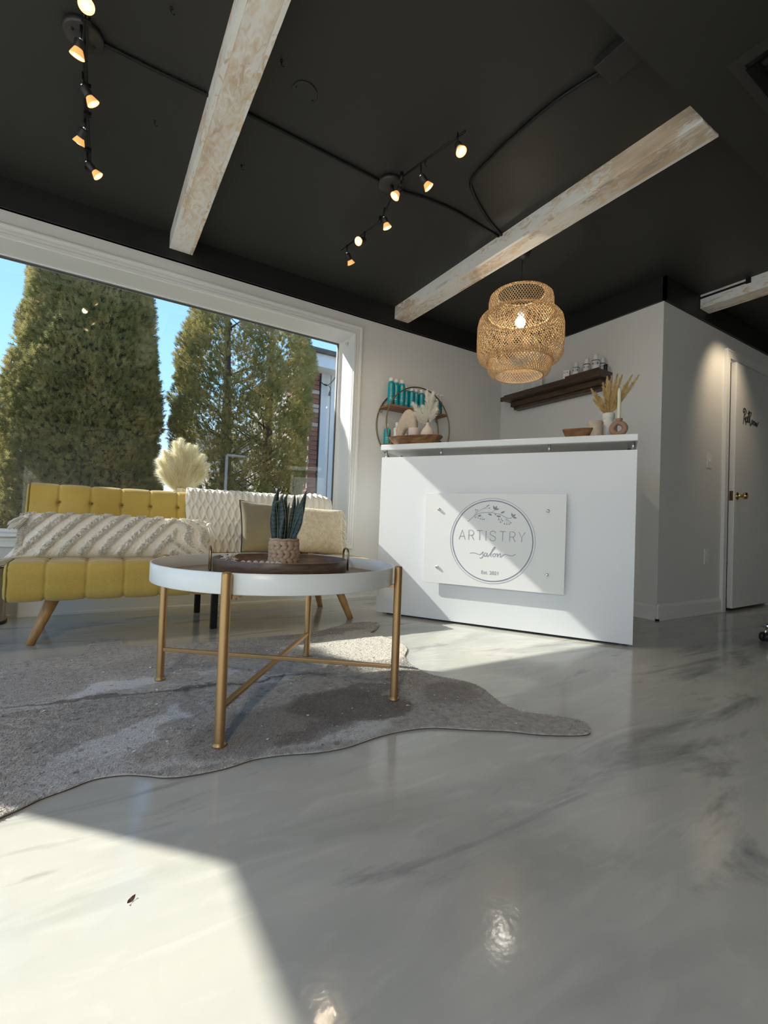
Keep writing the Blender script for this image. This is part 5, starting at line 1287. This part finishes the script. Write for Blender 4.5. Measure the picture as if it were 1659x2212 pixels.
m.lathe([(0.026,0.0),(0.027,0.003),(0.024,0.010),(0.018,0.016)], n=28, sy=0.8).lathe([(0.016,0.086),(0.017,0.092),(0.020,0.100),(0.0205,0.104),(0.010,0.1045)], n=28)
m.build('holder_body', M_cer_brown, t)
t = thing('taper_candle', desk_pt(1.432,0.085,ZD+0.1045), 'tall ivory taper candle standing in the clay doughnut holder', 'candle')
MB().lathe([(0.0096,0.0),(0.0100,0.004),(0.0088,0.150),(0.0060,0.170),(0.0015,0.177)], n=20).build('wax', M_candle, t)
MB().tube([(0,0,0.176),(0.001,0,0.184)], 0.0008, n=5).build('wick', M_ink_dark, t)

# ================================================================== WALL SHELF on the right wall
ws_ = thing('wall_shelf', (WX,2.685,1.84), 'dark walnut floating wall shelf with a stepped moulded edge', 'shelf')
def bxw(m, x0, x1, y0, y1, z0, z1): return m.box((x0-WX,y0-2.685,z0-1.84), (x1-WX,y1-2.685,z1-1.84), bev=0.0015)
m = MB(); bxw(m, 3.235, WX-0.001, 2.160, 3.150, 1.795, 1.852); m.build('shelf_board', M_shelfwood, ws_)
m = MB(); bxw(m, 3.212, 3.2345, 2.160, 3.172, 1.795, 1.834); m.build('front_edge', M_shelfwood, ws_)
m = MB(); bxw(m, 3.212, 3.2345, 2.160, 2.462, 1.8345, 1.858); m.build('raised_lip', M_shelfwood, ws_)
m = MB(); bxw(m, 3.295, WX-0.001, 2.20, 3.12, 1.748, 1.7945); bxw(m, 3.318, WX-0.001, 2.22, 3.10, 1.722, 1.7475); m.build('lower_moulding', M_shelfwood, ws_)
def care_bottle(y, x, h, r, band, label, z=1.8522):
    t = thing('care_bottle', (x,y,z), label, 'bottle', 'white hair care bottles on the wall shelf', rz=math.radians(-62)); b = h*0.66
    MB().lathe([(r*0.97,0),(r,0.003),(r,b-0.006),(r*0.94,b)], n=28).build('bottle_body', M_whiteplastic, t)
    MB().lathe([(r*1.01,b-0.010),(r*1.01,b-0.004)], n=28).build('colour_band', band, t)
    MB().lathe([(r*0.62,b),(r*0.64,b+0.002),(r*0.66,h-0.004),(r*0.58,h)], n=24).build('cap', M_whiteplastic, t)
    text_obj('lettering', 'K18', r*0.95, M_ink_dark, t, (0,-r-0.0004,b*0.52), (PI/2,0,0), 0.0003)
    return t
M_navy = plain('navy_print', (0.03,0.04,0.10), 0.4); M_greenb = plain('teal_band', (0.02,0.22,0.20), 0.4)
care_bottle(2.402, 3.270, 0.118, 0.0270, M_greenb, 'white bottle with green band on the wall shelf beside the red carton')
care_bottle(2.308, 3.275, 0.122, 0.0270, M_navy, 'white navy-banded bottle in the middle of the wall shelf bottles', 1.8522)
care_bottle(2.228, 3.272, 0.135, 0.0300, M_navy, 'largest front white bottle with navy band on the wall shelf')
care_bottle(2.218, 3.345, 0.118, 0.0255, M_navy, 'white bottle at the back right end of the wall shelf')
t = thing('care_carton', (3.272,2.490,1.8522), 'small white and red carton at the left of the bottles on the wall shelf', 'carton', rz=math.radians(-62))
MB().box((-0.024,-0.024,0), (0.024,0.022,0.072), bev=0.0006).build('carton_body', M_red, t)
MB().box((-0.0242,-0.0252,0.0005), (0.0242,-0.0242,0.0715)).build('white_face', M_whiteplastic, t)
text_obj('lettering', 'K18', 0.022, M_ink_dark, t, (-0.004,-0.0256,0.046), (PI/2,0,0), 0.0003)
t = thing('price_card', (3.300,2.885,1.8525), 'white printed card standing on the left part of the wall shelf under the lamp', 'card', rz=math.radians(-68))
M10 = Matrix.Rotation(math.radians(-8), 4, 'X')
MB().box((-0.095,-0.001,0.0), (0.095,0.001,0.105), M=M10).build('card_sheet', M_paper, t)
m = MB()
for k in range(6): m.box((-0.075,-0.0018,0.085-k*0.013), (0.0 if k else 0.03,-0.0012,0.0875-k*0.013), M=M10).box((0.03,-0.0018,0.085-k*0.013), (0.07,-0.0012,0.0865-k*0.013), M=M10)
m.build('printed_lines', M_ink, t)
t = thing('black_jar', (3.322,2.176,1.8522), 'small black jar at the right end of the wall shelf behind the golden grass', 'jar')
MB().lathe([(0.013,0),(0.014,0.002),(0.014,0.034),(0.0145,0.036),(0.0145,0.050),(0.012,0.052)], n=20).build('jar_body', M_darkplastic, t)

# ================================================================== PAMPAS on the window sill
pv = thing('glass_vase', (0.505,3.452,0.4712), 'pale gold vase on the window sill behind the sofa back', 'vase')
MB().lathe([(0.040,0.0),(0.046,0.005),(0.050,0.05),(0.048,0.12),(0.032,0.20),(0.024,0.26),(0.030,0.318),(0.034,0.322),(0.031,0.318),(0.022,0.262),(0.030,0.19)], n=36, cap1=False).build('vase_body', plain('pearl_gold_glaze', (0.72,0.66,0.50), 0.25, metal=0.3), pv)
sp_ = []
for (dx, h_, dy) in ((-0.150,0.215,0.01),(-0.118,0.285,-0.01),(-0.055,0.360,0.01),(-0.02,0.385,0.0),(0.035,0.350,0.012),(0.080,0.335,-0.01),(0.125,0.275,0.01),(0.155,0.205,0.0),(-0.135,0.13,0.0),(0.140,0.135,0.01),(0.0,0.28,-0.02),(-0.075,0.24,-0.02),(0.07,0.24,-0.02)):
    sp_.append(((0,0,-0.06),(dx*0.80,dy-0.01,h_*0.90),(dx*0.22,0,0),0.20,0.088))
plumes('pampas_bunch', (0.505,3.452,0.4712+0.315), sp_, M_pampas, 'fan of fluffy cream pampas plumes glowing in front of the window', 'dried grass', 0, 0.0011, 2300, M_pampas_gold, 6, 0.75, 0.15, rz=math.radians(-12))

# chair caster at the right edge
t = thing('chair_caster', (3.395,1.160,0.0), 'black chair caster wheel on the floor at the right edge of the photo', 'caster')
mw = Matrix.Rotation(PI/2, 4, 'X')
MB().lathe([(0.012,-0.024),(0.024,-0.020),(0.026,-0.012),(0.026,-0.002),(0.02,0.0)], c=(0,0,0.0262), n=28, M=mw).lathe([(0.02,0.004),(0.026,0.006),(0.026,0.016),(0.024,0.024),(0.012,0.028)], c=(0,0,0.0262), n=28, M=mw).build('twin_wheel', M_darkplastic, t)
MB().tube([(0.0,0,0.0262),(0.012,0,0.055),(0.012,0,0.085)], 0.006).build('axle_stem', M_chrome, t)
MB().tube([(0.012,0,0.085),(0.20,-0.06,0.10),(0.35,-0.10,0.13)], [0.016,0.020,0.026], n=14).build('base_arm', M_chrome, t)

# ================================================================== OUTDOORS
struct(MB().box((-30,3.63,-0.5), (30,45,-0.15)).build('ground', M_ground))
struct(MB().box((-30,-14,-0.5), (-1.80,3.60,-0.12)).build('bounce_pavement', M_paving))  # unseen paving, added and kept pale to bounce sunlight up to the ceiling
def tree(name, cx, cy, h, radii, label, nspray, seed, gaps=0.0, sy=0.78, trunks=((0,0),)):
    """arborvitae: radii is a list of (z, radius in x, x shift)"""
    t = thing(name, (cx,cy,-0.15), label, 'tree', 'arborvitae trees outside the window'); r = np.random.default_rng(seed)
    zz = np.array([a[0] for a in radii])+0.15; rx = np.array([a[1] for a in radii]); sh = np.array([a[2] for a in radii])
    n = nspray; u = r.random(n*2); z = u*(h+0.15); R = np.interp(z, zz, rx); keep = r.random(n*2) < (R/rx.max()+0.1); z = z[keep][:n]; n = len(z)
    R = np.interp(z, zz, rx); S = np.interp(z, zz, sh); a = r.uniform(0,2*PI,n)
    lump = np.array([mnoise.noise(Vector((math.cos(q)*1.9+seed,math.sin(q)*1.9,w*2.4)))*0.6+mnoise.noise(Vector((math.cos(q)*5+seed,math.sin(q)*5,w*6.5)))*0.4 for q, w in zip(a, z)])
    depth = r.random(n)**2.2*0.30
    rr_ = R*(1+0.20*lump-depth*0.8)+r.normal(0,0.012,n)
    if gaps:
        g = np.array([mnoise.noise(Vector((math.cos(q)*3+seed*2,math.sin(q)*3,w*3.1))) for q, w in zip(a, z)])
        k = (g > -0.36+gaps*0.25*(1.6-np.clip(z,0,1.6))/1.6) ; a, z, R, S, rr_ = a[k], z[k], R[k], S[k], rr_[k]; n = len(z)
    C0 = np.stack([S+rr_*np.cos(a), rr_*np.sin(a)*sy, z],1)
    out = np.stack([np.cos(a)*0.75, np.sin(a)*0.75, np.full(n,0.75)],1)+r.normal(0,0.35,(n,3)); out /= np.linalg.norm(out,axis=1)[:,None]
    side = np.cross(out, r.normal(size=(n,3))); side /= np.linalg.norm(side,axis=1)[:,None]
    L = r.uniform(0.035,0.070,n)[:,None]
    tris = []
    for (b0, sd, b1, w) in ((0.0,0.0,1.0,0.11),(0.15,0.55,0.55,0.085),(0.15,-0.55,0.55,0.085),(0.40,0.42,0.80,0.075),(0.40,-0.42,0.80,0.075),(0.65,0.25,0.98,0.06),(0.65,-0.25,0.98,0.06)):
        p0 = C0+out*L*b0; p1 = C0+out*L*b1+side*L*sd; dn = np.cross(p1-p0, np.cross(out, side)); dn /= np.linalg.norm(dn,axis=1)[:,None]+1e-9
        tris.append(np.stack([p0-dn*L*w, p0+dn*L*w, p1+dn*L*w*0.25],1))
    V = np.concatenate(tris).reshape(-1,3); o = np_obj('foliage', V, np.arange(len(V)).reshape(-1,3), M_foliage, t); o['kind'] = 'stuff'
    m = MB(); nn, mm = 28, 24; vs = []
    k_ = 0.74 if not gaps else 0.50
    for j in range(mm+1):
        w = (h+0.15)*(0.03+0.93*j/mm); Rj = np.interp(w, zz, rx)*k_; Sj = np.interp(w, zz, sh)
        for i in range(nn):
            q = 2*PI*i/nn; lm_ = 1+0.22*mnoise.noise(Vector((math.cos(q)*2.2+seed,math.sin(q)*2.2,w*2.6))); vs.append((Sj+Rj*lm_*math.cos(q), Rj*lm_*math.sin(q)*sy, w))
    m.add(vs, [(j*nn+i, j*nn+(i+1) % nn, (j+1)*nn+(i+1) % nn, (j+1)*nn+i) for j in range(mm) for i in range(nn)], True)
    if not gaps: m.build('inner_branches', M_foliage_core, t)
    for tx, ty in trunks:
        MB().tube([(tx,ty,0),(tx*1.1+0.03,ty,h*0.4),(tx*1.2,ty,h*0.8)], [0.085,0.06,0.03], n=10).build('trunk', M_bark, t)
        if gaps:
            mb = MB(); rn = random.Random(seed)
            for k in range(46):
                z0 = rn.uniform(0.3,h*0.85); q = rn.uniform(0,2*PI); Rk = float(np.interp(z0,zz,rx))*0.6
                mb.tube([(tx,ty,z0),(tx+Rk*0.5*math.cos(q),ty+Rk*0.5*sy*math.sin(q),z0+0.12),(tx*0.5+Rk*math.cos(q),ty+Rk*sy*math.sin(q),z0+0.34)], [0.014,0.009,0.004], n=5)
            mb.build('branches', M_bark, t)
    return t
tree('arborvitae', -0.10, 5.72, 3.58, [(-0.15,0.62,-0.10),(0.4,0.70,-0.06),(1.2,0.70,-0.02),(2.0,0.64,0.0),(2.5,0.57,0.0),(3.0,0.50,0.02),(3.3,0.40,0.02),(3.5,0.22,0.0),(3.6,0.06,0)], 'dense dark green arborvitae outside the left half of the window', 52000, 3)
tree('arborvitae', 1.55, 5.70, 3.95, [(-0.15,0.56,-0.06),(0.5,0.68,-0.08),(1.2,0.76,-0.06),(2.0,0.80,-0.03),(2.6,0.76,0.0),(3.0,0.68,0.0),(3.4,0.58,0.0),(3.8,0.32,0.0),(4.0,0.08,0)], 'browner sparse arborvitae outside the middle of the window with gaps of light', 52000, 8, gaps=0.9, trunks=((-0.25,0.0),(0.22,0.08)))
tree('arborvitae', -3.25, 5.70, 4.3, [(-0.15,0.65,0.0),(0.5,0.80,0.0),(1.2,0.86,0.0),(2.0,0.84,0.0),(2.6,0.80,0.0),(3.4,0.72,0.0),(3.8,0.55,0.0),(4.3,0.1,0)], 'arborvitae standing left of the window, outside the photo', 16000, 5)
# neighbouring wing: brick corner, siding, fascia
nb_ = thing('neighbour_building', (2.87,7.0,-0.15), 'grey sided building wing with a brick corner seen right of the trees', 'building')
MB().box((2.885,7.02,-0.15), (6.5,10.5,3.12)).build('mortar_wall', M_mortar, nb_, world=True)
MB().box((3.045,6.975,-0.15), (3.205,7.018,3.10)).build('siding_panel', M_siding, nb_, world=True)
MB().box((3.215,6.962,-0.15), (3.62,7.018,3.10)).build('siding_panel', M_siding, nb_, world=True)
MB().box((3.63,6.975,-0.15), (6.5,7.018,3.10)).build('siding_panel', M_siding, nb_, world=True)
MB().box((3.028,6.985,-0.15), (3.042,7.018,3.10)).build('dark_joint_strip', M_ink_dark, nb_, world=True)
MB().box((2.70,6.70,3.00), (6.5,7.6,3.015)).build('soffit', M_eave, nb_, world=True)
MB().box((2.70,6.68,3.00), (6.5,6.70,3.20)).box((2.70,6.70,3.00), (2.72,7.6,3.20)).build('fascia', M_eave, nb_, world=True)
MB().box((2.64,6.62,3.20), (6.5,10.5,3.265)).build('roof_edge', M_gutter, nb_, world=True)
MB().tube(catmull([(2.95,6.90,2.86),(3.06,6.90,2.80),(3.12,6.90,2.80),(3.20,6.90,2.88),(3.28,6.90,3.0)], 6), 0.007, n=6).tube(catmull([(3.14,6.90,2.80),(3.17,6.90,2.76),(3.16,6.90,2.70)], 5), 0.007, n=6).tube([(3.06,6.90,2.803),(3.11,6.90,2.80)], 0.013, n=8).tube([(3.165,6.9,2.70),(3.155,6.9,2.64)], 0.018, n=8).build('hanging_cable', M_ink_dark, nb_, world=True)
bA = MB().box((-0.093,-0.016,-0.030), (0.093,0.016,0.030), bev=0.003); bmesh_ = bA.mesh('brick'); bmesh_.materials.append(M_brick)
bmesh2 = bmesh_.copy(); bmesh2.materials.clear(); bmesh2.materials.append(M_brick_pale)
rnd = random.Random(9)
for row in range(42):
    z = -0.11+row*0.0755
    o = bpy.data.objects.new('brick', bmesh_ if rnd.random() > 0.22 else bmesh2); COL.objects.link(o); o.parent = nb_; o.location = (2.935-2.87+0.012+rnd.uniform(-.002,.002), 0.010+rnd.uniform(-0.003,0.003), z+0.15); o.scale = (0.80,1,1)
    for j in range(5):
        o = bpy.data.objects.new('brick', bmesh_ if rnd.random() > 0.45 else bmesh2); COL.objects.link(o); o.parent = nb_  # pale bricks are more frequent on the side face
        o.location = (0.006+rnd.uniform(-0.003,0.003), 0.085+j*0.196+(0.098 if row % 2 else 0.0), z+0.15); o.rotation_euler = (0,0,PI/2)
# distant house, road, wire, pipe rail
hs = thing('distant_house', (5.2,17.0,-0.15), 'pale distant house glimpsed between the trunks of the right arborvitae', 'building')
MB().box((-2.2,-2.0,0), (2.2,2.0,2.7)).build('wall', M_housewall, hs)
MB().add([(-2.5,-2.3,2.7),(2.5,-2.3,2.7),(2.5,2.3,2.7),(-2.5,2.3,2.7),(-2.5,0,3.7),(2.5,0,3.7)], [(0,1,5,4),(2,3,4,5),(0,4,3),(1,2,5),(3,2,1,0)]).build('roof', M_roof, hs)
for x in (-1.3, 0.2, 1.4): 
    w_ = MB().box((x-0.35,-2.03,0.9), (x+0.35,-1.99,2.0)).build('window', M_trim, hs); MB().box((x-0.30,-2.045,0.95), (x+0.30,-2.031,1.95)).build('pane', plain('dark_pane', (0.05,0.06,0.08), 0.1), w_)
o = MB().tube(catmull([(-9,12.2,3.05),(-2,12.1,2.72),(3,12.0,2.62),(9,12.0,2.9)], 10), 0.012, n=6).build('overhead_wire', M_ink_dark); tag(o, 'thin dark overhead wire crossing the sky between the two trees', 'wire')
t = thing('pipe_rail', (1.062,4.60,-0.15), 'grey metal pipe post with a short top arm in front of the right arborvitae', 'railing')
MB().tube([(0,0,0),(0,0,1.352)], 0.013, n=12).build('post', M_greypaint, t)
MB().tube([(0,0,1.352),(0.175,0.0,1.352)], 0.013, n=12).build('top_arm', M_greypaint, t)
